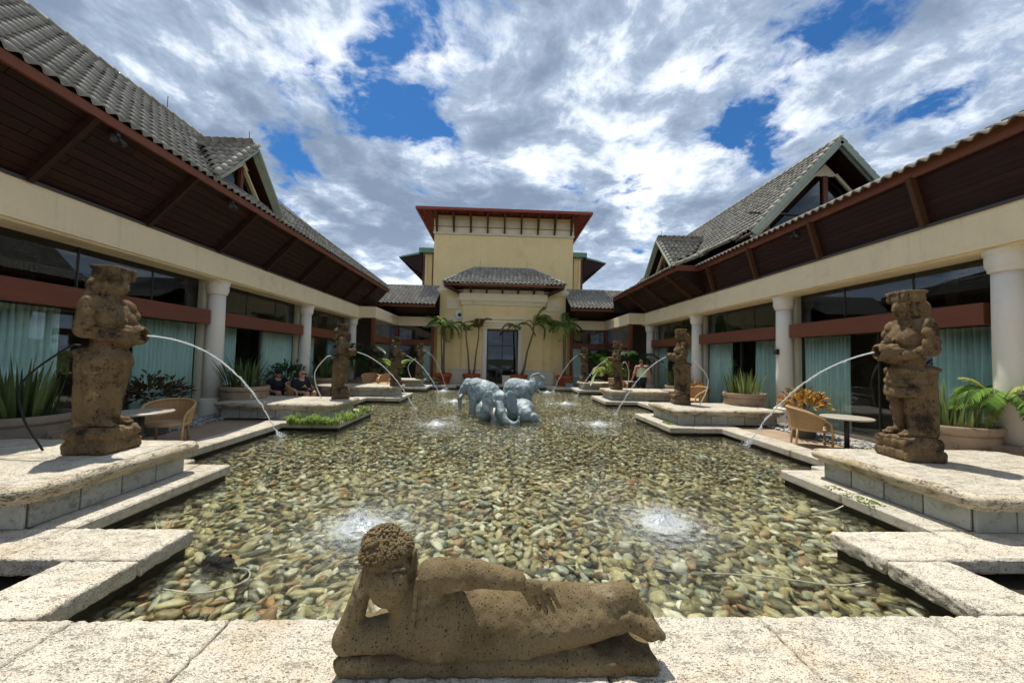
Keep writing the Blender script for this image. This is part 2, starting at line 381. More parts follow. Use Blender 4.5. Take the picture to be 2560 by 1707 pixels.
def water_mat():
    m, nt, out = newmat('pool water')
    co = nd(nt, 'ShaderNodeTexCoord').outputs['Object']
    a = nd(nt, 'ShaderNodeTexNoise', {'Vector': vmth(nt, 'MULTIPLY', co, (1, 1.5, 1)), 'Scale': 5.0, 'Detail': 4.0, 'Roughness': 0.55, 'Distortion': 0.6}).outputs[0]
    b2 = nd(nt, 'ShaderNodeTexNoise', {'Vector': co, 'Scale': 1.6, 'Detail': 3.0}).outputs[0]
    h = mth(nt, 'ADD', mth(nt, 'MULTIPLY', a, 0.30), mth(nt, 'MULTIPLY', b2, 0.6))
    foam = None
    for (x, y, r) in SPLASHES:
        d = vmth(nt, 'DISTANCE', co, (x, y, -0.08))
        dw = mth(nt, 'ADD', d, mth(nt, 'MULTIPLY', a, 0.16))
        fall = smooth(nt, d, 0.1, 1.9, 1.0, 0.0)
        ring = mth(nt, 'MULTIPLY', mth(nt, 'SINE', mth(nt, 'MULTIPLY', dw, 40.0)), mth(nt, 'MULTIPLY', fall, 0.35))
        chop = nd(nt, 'ShaderNodeTexNoise', {'Vector': co, 'Scale': 19.0, 'Detail': 3.0, 'Roughness': .6}).outputs[0]
        h = mth(nt, 'ADD', h, mth(nt, 'ADD', ring, mth(nt, 'MULTIPLY', mth(nt, 'MULTIPLY', chop, fall), 1.9)))
        fo = smooth(nt, d, 0.15, 1.35, 1.0, 0.0); foam = fo if foam is None else mth(nt, 'MAXIMUM', foam, fo)
    bn = nd(nt, 'ShaderNodeBump', {'Strength': 0.75, 'Distance': 0.04, 'Height': h}).outputs[0]
    fr = mth(nt, 'MULTIPLY_ADD', mth(nt, 'POWER', nd(nt, 'ShaderNodeLayerWeight', {'Blend': .5, 'Normal': bn}).outputs['Facing'], 5.0), .80, .02)
    g = nd(nt, 'ShaderNodeBsdfGlossy', {0: (1, 1, 1, 1), 'Roughness': 0.03, 'Normal': bn})
    t = nd(nt, 'ShaderNodeBsdfTransparent', {0: (.93, .95, .87, 1)}); rf = nd(nt, 'ShaderNodeBsdfRefraction', {0: (.93, .95, .87, 1), 'Roughness': 0.0, 'IOR': 1.33, 'Normal': bn})
    t = nd(nt, 'ShaderNodeMixShader', {0: .26, 1: t.outputs[0], 2: rf.outputs[0]})
    s = nd(nt, 'ShaderNodeMixShader', {0: mth(nt, 'MULTIPLY', fr, 0.9, clamp=True), 1: t.outputs[0], 2: g.outputs[0]}).outputs[0]
    # aerated water round the bubblers
    fn = nd(nt, 'ShaderNodeTexNoise', {'Vector': co, 'Scale': 13.0, 'Detail': 7.0, 'Roughness': .75}).outputs[0]
    ff = mth(nt, 'MULTIPLY', smooth(nt, mth(nt, 'ADD', fn, mth(nt, 'MULTIPLY', mth(nt, 'SUBTRACT', foam, 1.0), .34)), 0.34, 0.80), 0.62)
    df = nd(nt, 'ShaderNodeBsdfDiffuse', {0: (.80, .84, .85, 1), 'Normal': bn})
    s = nd(nt, 'ShaderNodeMixShader', {0: ff, 1: s, 2: df.outputs[0]}).outputs[0]
    nt.links.new(s, out.inputs[0]); return m
M = {}
M['travertine'] = pitted('travertine', (.63, .58, .485), (.13, .10, .065), pscale=30, pamt=.78, vor=22.0, vmix=.62, vth=((1.0, .70, .26), (2.3, .62, .32), (.45, .86, .17), (4.2, .55, .34)), stretch=(1, 2.1, 2.0), stain=[((.52, .43, .30), .50, .74, 1.6), ((.36, .29, .20), .64, .82, 4.0)], pth=(.605, .70), bump=.8)
M['travertine_edge'] = pitted('weathered travertine edge', (.58, .51, .385), (.08, .06, .04), pscale=24, pamt=.85, stretch=(1, 1, 3), stain=[((.33, .25, .13), .50, .70, 2.2), ((.07, .06, .04), .60, .74, 6.0)], pth=(.58, .68), bump=.9)
M['plinth_tile'] = pitted('grey plinth tile', (.40, .41, .37), (.13, .14, .11), pscale=9, pamt=.6, stain=[((.26, .29, .20), .50, .68, 2.3), ((.55, .55, .50), .60, .75, 4.0)], pth=(.57, .72), bump=.25, isl=.14)
M['mortar'] = surf('mortar', (.16, .15, .12), .9, .3, 8)
M['dark_tile'] = surf('black waterline tile', (.012, .012, .011), .35, .3, 5, .2)
M['basin'] = surf('basin floor', (.022, .02, .013), .9, .3, 6)
M['pebble'] = surf('river pebble', (.3, .28, .2), .45, .42, 22, .35, 60, .45, ramp=[(.03, .027, .018), (.30, .26, .13), (.52, .46, .26), (.14, .135, .08), (.68, .63, .45), (.05, .055, .04), (.42, .35, .17), (.82, .80, .68), (.33, .38, .32), (.03, .026, .02), (.40, .22, .10), (.24, .22, .13), (.60, .54, .33), (.09, .08, .05), (.46, .48, .43)], bdist=.006)
M['gravel'] = surf('grey gravel', (.3, .3, .3), .8, .2, 20, .3, 60, ramp=[(.18, .18, .18), (.36, .36, .35), (.55, .54, .52), (.27, .27, .28)])
M['deck'] = surf('sandstone deck', (.36, .27, .19), .85, .2, 2.5, .25, 50, stain=((.22, .17, .12), .5, .75, 1.2))
M['soil'] = surf('dark soil', (.03, .024, .017), .95, .4, 12, .6, 40)
M['ground'] = surf('ground', (.12, .13, .07), .95, .3, .2, 0)
M['stucco'] = surf('yellow stucco', (.90, .685, .345), .9, .10, 1.1, .12, 120, .2, stain=((.76, .56, .27), .52, .80, .7), bdist=.004, streak=((.50, .38, .20), .60, .85))
M['trim'] = surf('cream trim', (.88, .74, .50), .85, .10, 1.5, .1, 110, .2, stain=((.56, .46, .32), .54, .80, .9), bdist=.004, streak=((.40, .33, .23), .60, .86))
M['plinth_trim'] = surf('pale cream base', (.70, .63, .48), .85, .1, 1.4, .1, 100, .2)
M['column'] = surf('limestone column', (.80, .75, .66), .8, .08, 3, .12, 80, .2, bdist=.004)
M['red_beam'] = surf('red brown painted timber', (.175, .058, .031), .55, .22, 2.0, .15, 40, .35, stretch=(3, .5, 6))
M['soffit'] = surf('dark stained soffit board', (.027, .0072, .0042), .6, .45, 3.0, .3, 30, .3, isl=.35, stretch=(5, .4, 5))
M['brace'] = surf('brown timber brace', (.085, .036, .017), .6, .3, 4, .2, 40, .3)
M['brace_shaded'] = surf('shaded timber brace', (.034, .013, .007), .6, .3, 4, .2, 40, .3)  # same timber on the left wing, eave shade put into its colour
M['fascia'] = surf('fascia board', (.19, .062, .030), .55, .25, 2, .15, 40, .3)
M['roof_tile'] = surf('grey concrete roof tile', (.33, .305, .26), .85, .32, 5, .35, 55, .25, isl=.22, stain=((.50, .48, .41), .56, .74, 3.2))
M['roof_under'] = surf('roof felt', (.03, .028, .025), .95, .2, 5, 0)
M['ridge_tile'] = surf('weathered ridge tile', (.30, .285, .24), .85, .3, 6, .35, 50, .25, isl=.2, stain=((.50, .48, .40), .55, .72, 5.0))
M['verge'] = surf('grey green verge board', (.34, .385, .31), .6, .25, 6, .15, 50, .3, stain=((.42, .45, .38), .58, .74, 4.0))
M['green_metal'] = surf('green metal roof', (.17, .31, .24), .4, .15, 2, .05, 30, .4)
M['trellis'] = surf('red trellis timber', (.30, .07, .05), .6, .2, 5, .1, 40, .3)
M['glass'] = glassy('window glass', (.955, .98, .975), 1.0)
M['glass_dark'] = glassy('dark gable glass', (.10, .12, .14), 1.5, 1.6)
M['mullion'] = surf('dark bronze mullion', (.05, .045, .04), .4, .15, 9, .05, 40, .4)
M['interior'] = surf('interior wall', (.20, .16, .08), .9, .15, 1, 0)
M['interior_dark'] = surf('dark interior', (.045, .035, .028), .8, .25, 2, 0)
M['door_dark'] = glassy('dark door glass', (.16, .17, .19), 1.3)
M['curtain'] = surf('teal curtain', (.70, .92, .86), .85, .16, 3, .2, 60, .15, trans=.35, stretch=(1, 1, .15))
M['water'] = water_mat()
M['metal_dark'] = surf('dark metal', (.03, .03, .03), .45, .2, 8, .05, 40, .5)
# ---------------------------------------------------------------- ground, deck, pool
X0 = 0.27
def sx(half, side): return X0 + side * half
g = MB(); 
for (a, b, c, d) in ((-600, 600, -600, -14), (-600, 600, 34, 900), (-600, -34, -14, 34), (34, 600, -14, 34)): g.poly([(a, c, -.5), (b, c, -.5), (b, d, -.5), (a, d, -.5)])
tag(g.build('ground', M['ground']), kind='structure')
PL = [(3.42, 5.42), (9.40, 11.20), (14.95, 16.60), (19.95, 21.40)]      # statue plinths: cap depth range
LED = [(3.58, 5.62), (9.15, 11.50), (14.72, 16.85), (19.80, 21.40)]      # ledge round each plinth
HF, HS, HL = 3.12, 5.44, 4.13                                          # half widths: front bay, straight side, ledge
def pool_side():
    pts = [(HF, 2.41), (HF, 3.58)]
    for i, (a, b) in enumerate(LED):
        pts += [(HL + (.10 if i == 0 else 0), a), (HL + (.10 if i == 0 else 0), b)] if i == 0 else [(HS, a), (HL, a), (HL, b)]
        if i < 3: pts += [(HS, b)]
    pts += [(2.72, 21.40), (2.72, 22.40)]
    return pts
side = pool_side()
outline = [(sx(h, -1), y) for h, y in side][::-1] + [(sx(h, 1), y) for h, y in side]      # closed pool outline
from mathutils.geometry import tessellate_polygon
def fill(pts, z, up=True):
    tri = tessellate_polygon([[Vector((x, y, 0)) for x, y in pts]]); V = [(x, y, z) for x, y in pts]; F = []
    for t in tri:
        a, b, c = [Vector((*pts[i], 0)) for i in t]
        F.append(tuple(t) if ((b - a).cross(c - a).z > 0) == up else tuple(t)[::-1])
    return V, F
V, F = fill(outline, -0.30); tag(obj('pool_bed', V, F, M['basin']), kind='structure'); bed = bpy.data.objects['pool_bed']
V, F = fill(outline, -0.08); water = tag(obj('pool_water', V, F, M['water']), kind='structure')
wb = MB(); n = len(outline)
for i in range(n):
    a, b = outline[i], outline[(i + 1) % n]; wb.poly([(a[0], a[1], -.35), (b[0], b[1], -.35), (b[0], b[1], .02), (a[0], a[1], .02)])
tag(wb.build('pool_wall', M['dark_tile']), kind='structure')
# decking outside the pool
dk = MB()
for s in (-1, 1):
    x1, x2 = sorted((sx(5.6, s), sx(34, s))); dk.poly([(x1, -14, .06), (x2, -14, .06), (x2, 34, .06), (x1, 34, .06)])
    for (a, b) in ((5.72, 9.1), (11.6, 14.6), (16.95, 19.7)): pass
x1, x2 = sx(5.6, -1), sx(5.6, 1)
dk.poly([(x1, 22.3, .06), (x2, 22.3, .06), (x2, 34, .06), (x1, 34, .06)]); dk.poly([(x1, -14, .055), (x2, -14, .055), (x2, 1.2, .055), (x1, 1.2, .055)])
tag(dk.build('deck', M['deck']), kind='structure')
pit = MB()
for s in (-1, 1):
    x1, x2 = sorted((sx(3.2, s), sx(5.7, s))); pit.poly([(x1, 1.0, -.12), (x2, 1.0, -.12), (x2, 3.6, -.12), (x1, 3.6, -.12)])
tag(pit.build('planting_bed', M['soil']), kind='structure')
# coping stones: each block a piece
coping = bpy.data.objects.new('pool_coping', None); C.objects.link(coping); tag(coping, kind='structure')
def slab(x0, x1, y0, y1, z0, z1, parent, name='coping_stone', m='travertine', b=.018, jit=.004):
    g = MB(); j = lambda: random.uniform(-jit, jit)
    if name in ('coping_stone', 'paving_slab') and y1 < 4.2 and y0 > .9 and max(abs(x0), abs(x1)) < 5.2:      # weathered, chipped block close to the camera
        vx = .017; nz1 = rough_noise(.0035, 55, random.randint(0, 9999)); nz2 = rough_noise(.0025, 130, random.randint(0, 9999))
        V, F = sculpt([('b', ((x0 + x1) / 2, (y0 + y1) / 2, (z0 + z1) / 2 - .004), ((x1 - x0) / 2 - .004, (y1 - y0) / 2 - .004, (z1 - z0) / 2), .014, .01)], vx, (x0 - .03, y0 - .03, z0 - .03), (x1 + .03, y1 + .03, z1 + .03), lambda ax: nz1(ax) + nz2(ax))
        return obj(name, V, F, M[m], parent, True)
    g.bbox(x0 + .004, x1 - .004, y0 + .004, y1 - .004, z0, z1 + j(), b)
    o = g.build(name, M[m], parent); return o
def run(x0, x1, y0, y1, z0, z1, parent, L=.95, name='coping_stone', m='travertine', b=.018):
    if x1 - x0 > y1 - y0:
        k = max(1, round((x1 - x0) / L)); e = [x0 + (x1 - x0) * i / k + (random.uniform(-.05, .05) if 0 < i < k else 0) for i in range(k + 1)]
        for i in range(k): slab(e[i], e[i + 1], y0, y1, z0, z1, parent, name, m, b)
    else:
        k = max(1, round((y1 - y0) / L)); e = [y0 + (y1 - y0) * i / k + (random.uniform(-.05, .05) if 0 < i < k else 0) for i in range(k + 1)]
        for i in range(k): slab(x0, x1, e[i], e[i + 1], z0, z1, parent, name, m, b)
def hrun(s, h0, h1, y0, y1, **k):
    a, b = sorted((sx(h0, s), sx(h1, s))); run(a, b, y0, y1, -.035, .10, coping, **k)
for s in (-1, 1):
    hrun(s, HF - .05, HF + .52, 2.43, 3.08); hrun(s, HF - .05, 6.2, 3.09, 3.62)
    ha = HL + .05
    hrun(s, ha, HL + .75, 3.63, 5.66)
    hrun(s, HL + .75, 6.4, 5.43, 5.9)
    hrun(s, HS - .05, HS + .45, 5.92, 9.08)
    for i in (1, 2, 3):
        a, b = LED[i]
        hrun(s, HL - .05, HL + .6, a - .05, b + .05); hrun(s, HL + .61, HS + .5, a - .05, PL[i][0] + .35)
        if i < 3: hrun(s, HL + .61, HS + .5, PL[i][1] - .2, b + .05)
        if i < 3: hrun(s, HS - .05, HS + .45, b + .06, LED[i + 1][0] - .06)
    hrun(s, 2.66, HL - .06, 21.36, 21.85); hrun(s, 2.66, 3.2, 21.86, 22.34)
run(sx(3.2, -1), sx(3.2, 1), 22.35, 22.85, -.035, .10, coping)
# foreground paving slabs
paving = bpy.data.objects.new('pool_paving', None); C.objects.link(paving); tag(paving, kind='structure')
ex = [-9.5, -8.3, -7.1, -5.9, -4.75, -3.62, -2.55, -1.62, -.52, .62, 1.75, 2.9, 4.0, 5.2, 6.4, 7.6, 8.8, 9.9]
for i in range(len(ex) - 1):
    slab(ex[i], ex[i + 1], 1.12, 2.425, -.035, .10, paving, 'paving_slab', b=.012)
    slab(ex[i], ex[i + 1], -.3, 1.115, -.03, .10, paving, 'paving_slab', b=.012); slab(ex[i], ex[i + 1], -1.8, -.305, -.03, .10, paving, 'paving_slab', b=.012)
# ---------------------------------------------------------------- pebbles on the pool bed
def ico(sub=0):
    t = (1 + 5 ** .5) / 2
    V = np.array([(-1, t, 0), (1, t, 0), (-1, -t, 0), (1, -t, 0), (0, -1, t), (0, 1, t), (0, -1, -t), (0, 1, -t), (t, 0, -1), (t, 0, 1), (-t, 0, -1), (-t, 0, 1)], float); V /= np.linalg.norm(V[0])
    F = [(0, 11, 5), (0, 5, 1), (0, 1, 7), (0, 7, 10), (0, 10, 11), (1, 5, 9), (5, 11, 4), (11, 10, 2), (10, 7, 6), (7, 1, 8), (3, 9, 4), (3, 4, 2), (3, 2, 6), (3, 6, 8), (3, 8, 9), (4, 9, 5), (2, 4, 11), (6, 2, 10), (8, 6, 7), (9, 8, 1)]
    for _ in range(sub):
        V = list(map(tuple, V)); c = {}; F2 = []
        def mid(a, b):
            k = (min(a, b), max(a, b))
            if k not in c: p = np.array(V[a]) + np.array(V[b]); c[k] = len(V); V.append(tuple(p / np.linalg.norm(p)))
            return c[k]
        for a, b, d in F: ab, bd, da = mid(a, b), mid(b, d), mid(d, a); F2 += [(a, ab, da), (b, bd, ab), (d, da, bd), (ab, bd, da)]
        V = np.array(V); F = F2
    return np.array(V), np.array(F)
def inside(px, py, poly):
    r = np.zeros(len(px), bool); j = len(poly) - 1
    for i in range(len(poly)):
        xi, yi = poly[i]; xj, yj = poly[j]
        if yi != yj: r ^= ((yi > py) != (yj > py)) & (px < (xj - xi) * (py - yi) / (yj - yi) + xi)
        j = i
    return r
def scatter_stones(pts, size, base, flat=.45, zj=.02):
    """one merged array mesh of stones"""
    V0, F0 = base; n = len(pts); a = rng.uniform(0, 2 * np.pi, n); tl = rng.normal(0, .22, (n, 2))
    sxv = size * rng.uniform(.85, 1.6, n); syv = size * rng.uniform(.55, .88, n); szv = size * rng.uniform(.7, 1.2, n) * flat
    size = size * rng.lognormal(0, .24, n); sxv, syv, szv = [a_ * size / np.mean(size) for a_ in (sxv, syv, szv)]
    P = V0[None] * np.stack([sxv, syv, szv], 1)[:, None, :]
    P = P * (1 + rng.normal(0, .10, (n, len(V0), 1)))
    P[..., 2] += P[..., 0] * tl[:, 0, None] + P[..., 1] * tl[:, 1, None]
    ca, sa = np.cos(a)[:, None], np.sin(a)[:, None]
    x = P[..., 0] * ca - P[..., 1] * sa; y = P[..., 0] * sa + P[..., 1] * ca
    z = P[..., 2] + (pts[:, 2] + rng.uniform(0, zj, n))[:, None]
    W = np.stack([x + pts[:, 0, None], y + pts[:, 1, None], z], -1).reshape(-1, 3)
    F = (F0[None] + (np.arange(n) * len(V0))[:, None, None]).reshape(-1, 3)
    return W, F
def jgrid(x0, x1, y0, y1, s):
    xs, ys = np.meshgrid(np.arange(x0, x1, s), np.arange(y0, y1, s * .9)); xs = xs + (np.arange(xs.shape[0]) % 2)[:, None] * s / 2
    return (xs + rng.uniform(-.38, .38, xs.shape) * s).ravel(), (ys + rng.uniform(-.38, .38, ys.shape) * s).ravel()
def pebbles():
    x, y = jgrid(-5.4, 6.0, 2.4, 22.5, .080); k = inside(x, y, outline); x, y = x[k], y[k]
    P = np.stack([x, y, np.full(len(x), -.285)], 1); d = np.hypot(P[:, 0], P[:, 1]); o = np.argsort(d)
    P = P[o]; vis = ~((P[:, 1] < 3.05) & (P[:, 0] > -.95) & (P[:, 0] < 1.1))
    ind = np.where(vis)[0][:300]; rest = np.setdiff1d(np.arange(len(P)), ind)
    near = rest[rest < 5200]; far = rest[rest >= 5200]
    prot = []
    V0, F0 = ico(1)
    for i in range(12):
        Vs = V0 * np.array((random.uniform(1.0, 1.75), random.uniform(.65, .95), random.uniform(.30, .46))) * .054
        Vs *= 1 + rng.normal(0, .05, (len(V0), 1)); me = make_mesh('pebble', Vs, F0, True); me.materials.append(M['pebble']); prot.append(me)
    for i in ind:
        q = link('pebble', random.choice(prot), None, bed); q.location = (P[i][0], P[i][1], P[i][2] + random.uniform(0, .03)); q.rotation_euler = (random.gauss(0, .2), random.gauss(0, .2), random.uniform(0, 6.3)); k = random.uniform(.75, 1.3); q.scale = (k, k, k)
    W, F = scatter_stones(P[near], .053, ico(1), .40, .075); o = obj('pebbles', W, F, M['pebble'], bed, True); tag(o, kind='stuff')
    W, F = scatter_stones(P[far], .050, ico(0), .44, .08); o = obj('pebbles', W, F, M['pebble'], bed, True); tag(o, kind='stuff')
pebbles()
# gravel strips along the colonnades
def gravel(x0, x1, y0, y1, label):
    x, y = jgrid(x0, x1, y0, y1, .075); P = np.stack([x, y, np.full(len(x), .07)], 1)
    W, F = scatter_stones(P, .045, ico(0), .55, .03); tag(obj('gravel', W, F, M['gravel'], None, True), label, 'gravel', kind='stuff')
gravel(-7.6, -6.9, 6.2, 14.5, 'grey gravel strip along the left colonnade'); gravel(7.2, 8.0, 5.6, 14.5, 'pale grey gravel strip along the right colonnade')
# ---------------------------------------------------------------- statue plinths
def plinth(i, s, label):
    y0, y1 = PL[i]; ho = 7.35; hi = HL + .22
    if i == 0: hi += .05
    a, b = sorted((sx(hi, s), sx(ho, s)))
    t = thing('statue_plinth', label, 'plinth', ((a + b) / 2, (y0 + y1) / 2, .10), group='travertine plinths along the pool')
    # cap with rounded nosing: stacked outline rings
    prof = [(.10, .335), (.06, .345), (.055, .375), (.03, .385), (.012, .40), (.0, .43), (.0, .455), (.012, .48), (.035, .497), (.09, .50)]
    V = []; F = []
    ch = .10
    def ring(off, z):
        x0, x1, ya, yb = a + off, b - off, y0 + off, y1 - off; c = ch
        return [(x0 + c, ya, z), (x1 - c, ya, z), (x1, ya + c, z), (x1, yb - c, z), (x1 - c, yb, z), (x0 + c, yb, z), (x0, yb - c, z), (x0, ya + c, z)]
    for off, z in prof: V += ring(off, z)
    for k in range(len(prof) - 1):
        for q in range(8): F.append((k * 8 + q, k * 8 + (q + 1) % 8, (k + 1) * 8 + (q + 1) % 8, (k + 1) * 8 + q))
    F.append(tuple(range(8))[::-1])
    cap = obj('cap_edge', V, F, M['travertine_edge'], t); smooth_by_angle(cap, 50)
    # top slabs
    nx = 3; ny = 2
    for ix in range(nx):
        for iy in range(ny):
            xa = a + .09 + (b - a - .18) * ix / nx; xb = a + .09 + (b - a - .18) * (ix + 1) / nx; ya = y0 + .09 + (y1 - y0 - .18) * iy / ny; yb = y0 + .09 + (y1 - y0 - .18) * (iy + 1) / ny
            slab(xa, xb, ya, yb, .46, .502, t, 'cap_slab', b=.006, jit=.001)
    m = MB(); m.box(a + .17, b - .17, y0 + .17, y1 - .17, .10, .34); m.build('core', M['mortar'], t)
    ins = .155; pw = .46
    def panels(p, q, horizontal):
        L = q - p; k = max(1, round(L / pw)); return [(p + L * j / k + .004, p + L * (j + 1) / k - .004) for j in range(k)]
    for (p, q) in panels(a + .15, b - .15, True): slab(p, q, y0 + ins - .015, y0 + ins + .02, .105, .337, t, 'side_tile', 'plinth_tile', b=.004, jit=.0)
    xin = b - .155 if s < 0 else a + .155
    for (p, q) in panels(y0 + .18, y1 - .15, False): slab(xin - .018, xin + .018, p, q, .105, .337, t, 'side_tile', 'plinth_tile', b=.004, jit=.0)
    return t
PLN = ['nearest', 'second', 'third', 'farthest']
for s, sd in ((-1, 'left'), (1, 'right')):
    for i in range(4): plinth(i, s, f'{PLN[i]} travertine plinth on the {sd} side of the pool')
# ---------------------------------------------------------------- roof tiles
TW, TE = 0.205, 0.285
def tile_proto(w=TW, e=TE):
    K = 7; V = []; F = []
    for (y, dz) in ((-.035, .048), (e + .035, .0)):
        for k in range(K):
            x = (k / (K - 1) - .5) * w * 1.03; V.append((x, y, .036 * math.cos(2 * math.pi * (x / w + .08)) + dz))
    for k in range(K): V.append((V[k][0], -.03, V[k][2] - .028))
    for k in range(K - 1): F += [(k, k + 1, K + k + 1, K + k), (2 * K + k, 2 * K + k + 1, k + 1, k)]
    return np.array(V), F
TILE_V, TILE_F = tile_proto()
TILE_ME = make_mesh('roof_tile', TILE_V, TILE_F, True); TILE_ME.materials.append(M['roof_tile'])
TILE_BUDGET = {}
def lay_tiles(parent, P0, U, V, keep, u_len, v_len, key, w=TW, e=TE):
    k_ = w / TW; e = TE * k_
    """collect tile frames for the roof plane P0 + u U + v V; keep(u, v, point) trims"""
    P0 = np.array(P0, float); U = np.array(U, float); U /= np.linalg.norm(U); V = np.array(V, float); V /= np.linalg.norm(V); N = np.cross(U, V)
    L = TILE_BUDGET.setdefault(key, (parent, []))[1]
    for j in range(int(v_len / e) + 1):
        for i in range(int(u_len / w) + 1):
            u, v = (i + .5) * w, j * e; p = P0 + U * u + V * v
            if keep is None or keep(u, v, p): L.append((p, U * k_, V * k_, N * k_))
def finish_tiles():
    for key, (parent, L) in TILE_BUDGET.items():
        L.sort(key=lambda t: np.linalg.norm(t[0] - np.array((0, 0, 1.75))) + (50 if t[0][1] < 2.2 else 0)); base = wl(parent)
        for (p, U, V, N) in L[:300]:
            o = link('roof_tile', TILE_ME, None, parent); m = Matrix((tuple(U), tuple(V), tuple(N))).transposed().to_4x4()
            q = p - base; m = m @ Matrix.Rotation(random.gauss(0, .012), 4, 'Z'); o.matrix_local = Matrix.Translation(q) @ m
        rest = L[300:]
        if rest:
            n = len(rest); A = np.array([np.stack([U, V, N], 1) for (_, U, V, N) in rest]); T = np.array([p for (p, *_) in rest]) + rng.normal(0, .004, (n, 3))
            W = np.einsum('nij,kj->nki', A, TILE_V) + T[:, None]; F = (np.array(TILE_F)[None] + (np.arange(n) * len(TILE_V))[:, None, None]).reshape(-1, 4)
            tag(obj('roof_tiles', W.reshape(-1, 3), F, M['roof_tile'], parent, True), kind='stuff')
def ridge_caps(parent, a, b, r=.085, step=.30, name='ridge_tile'):
    a = np.array(a, float); b = np.array(b, float); L = np.linalg.norm(b - a); k = max(1, int(L / step)); d = (b - a) / L
    for i in range(k):
        p = a + d * L * i / k; q = a + d * (L * (i + 1) / k + .05)
        MB().tube([p, q], [r * 1.12, r * .92], 8).build(name, M['ridge_tile'], parent, True)
def quad(parent, name, pts, m): return MB().poly(pts).build(name, M[m], parent)
def rod(parent, p, h=.45): MB().tube([p, (p[0], p[1], p[2] + h)], .008, 5).build('lightning_rod', M['metal_dark'], parent)
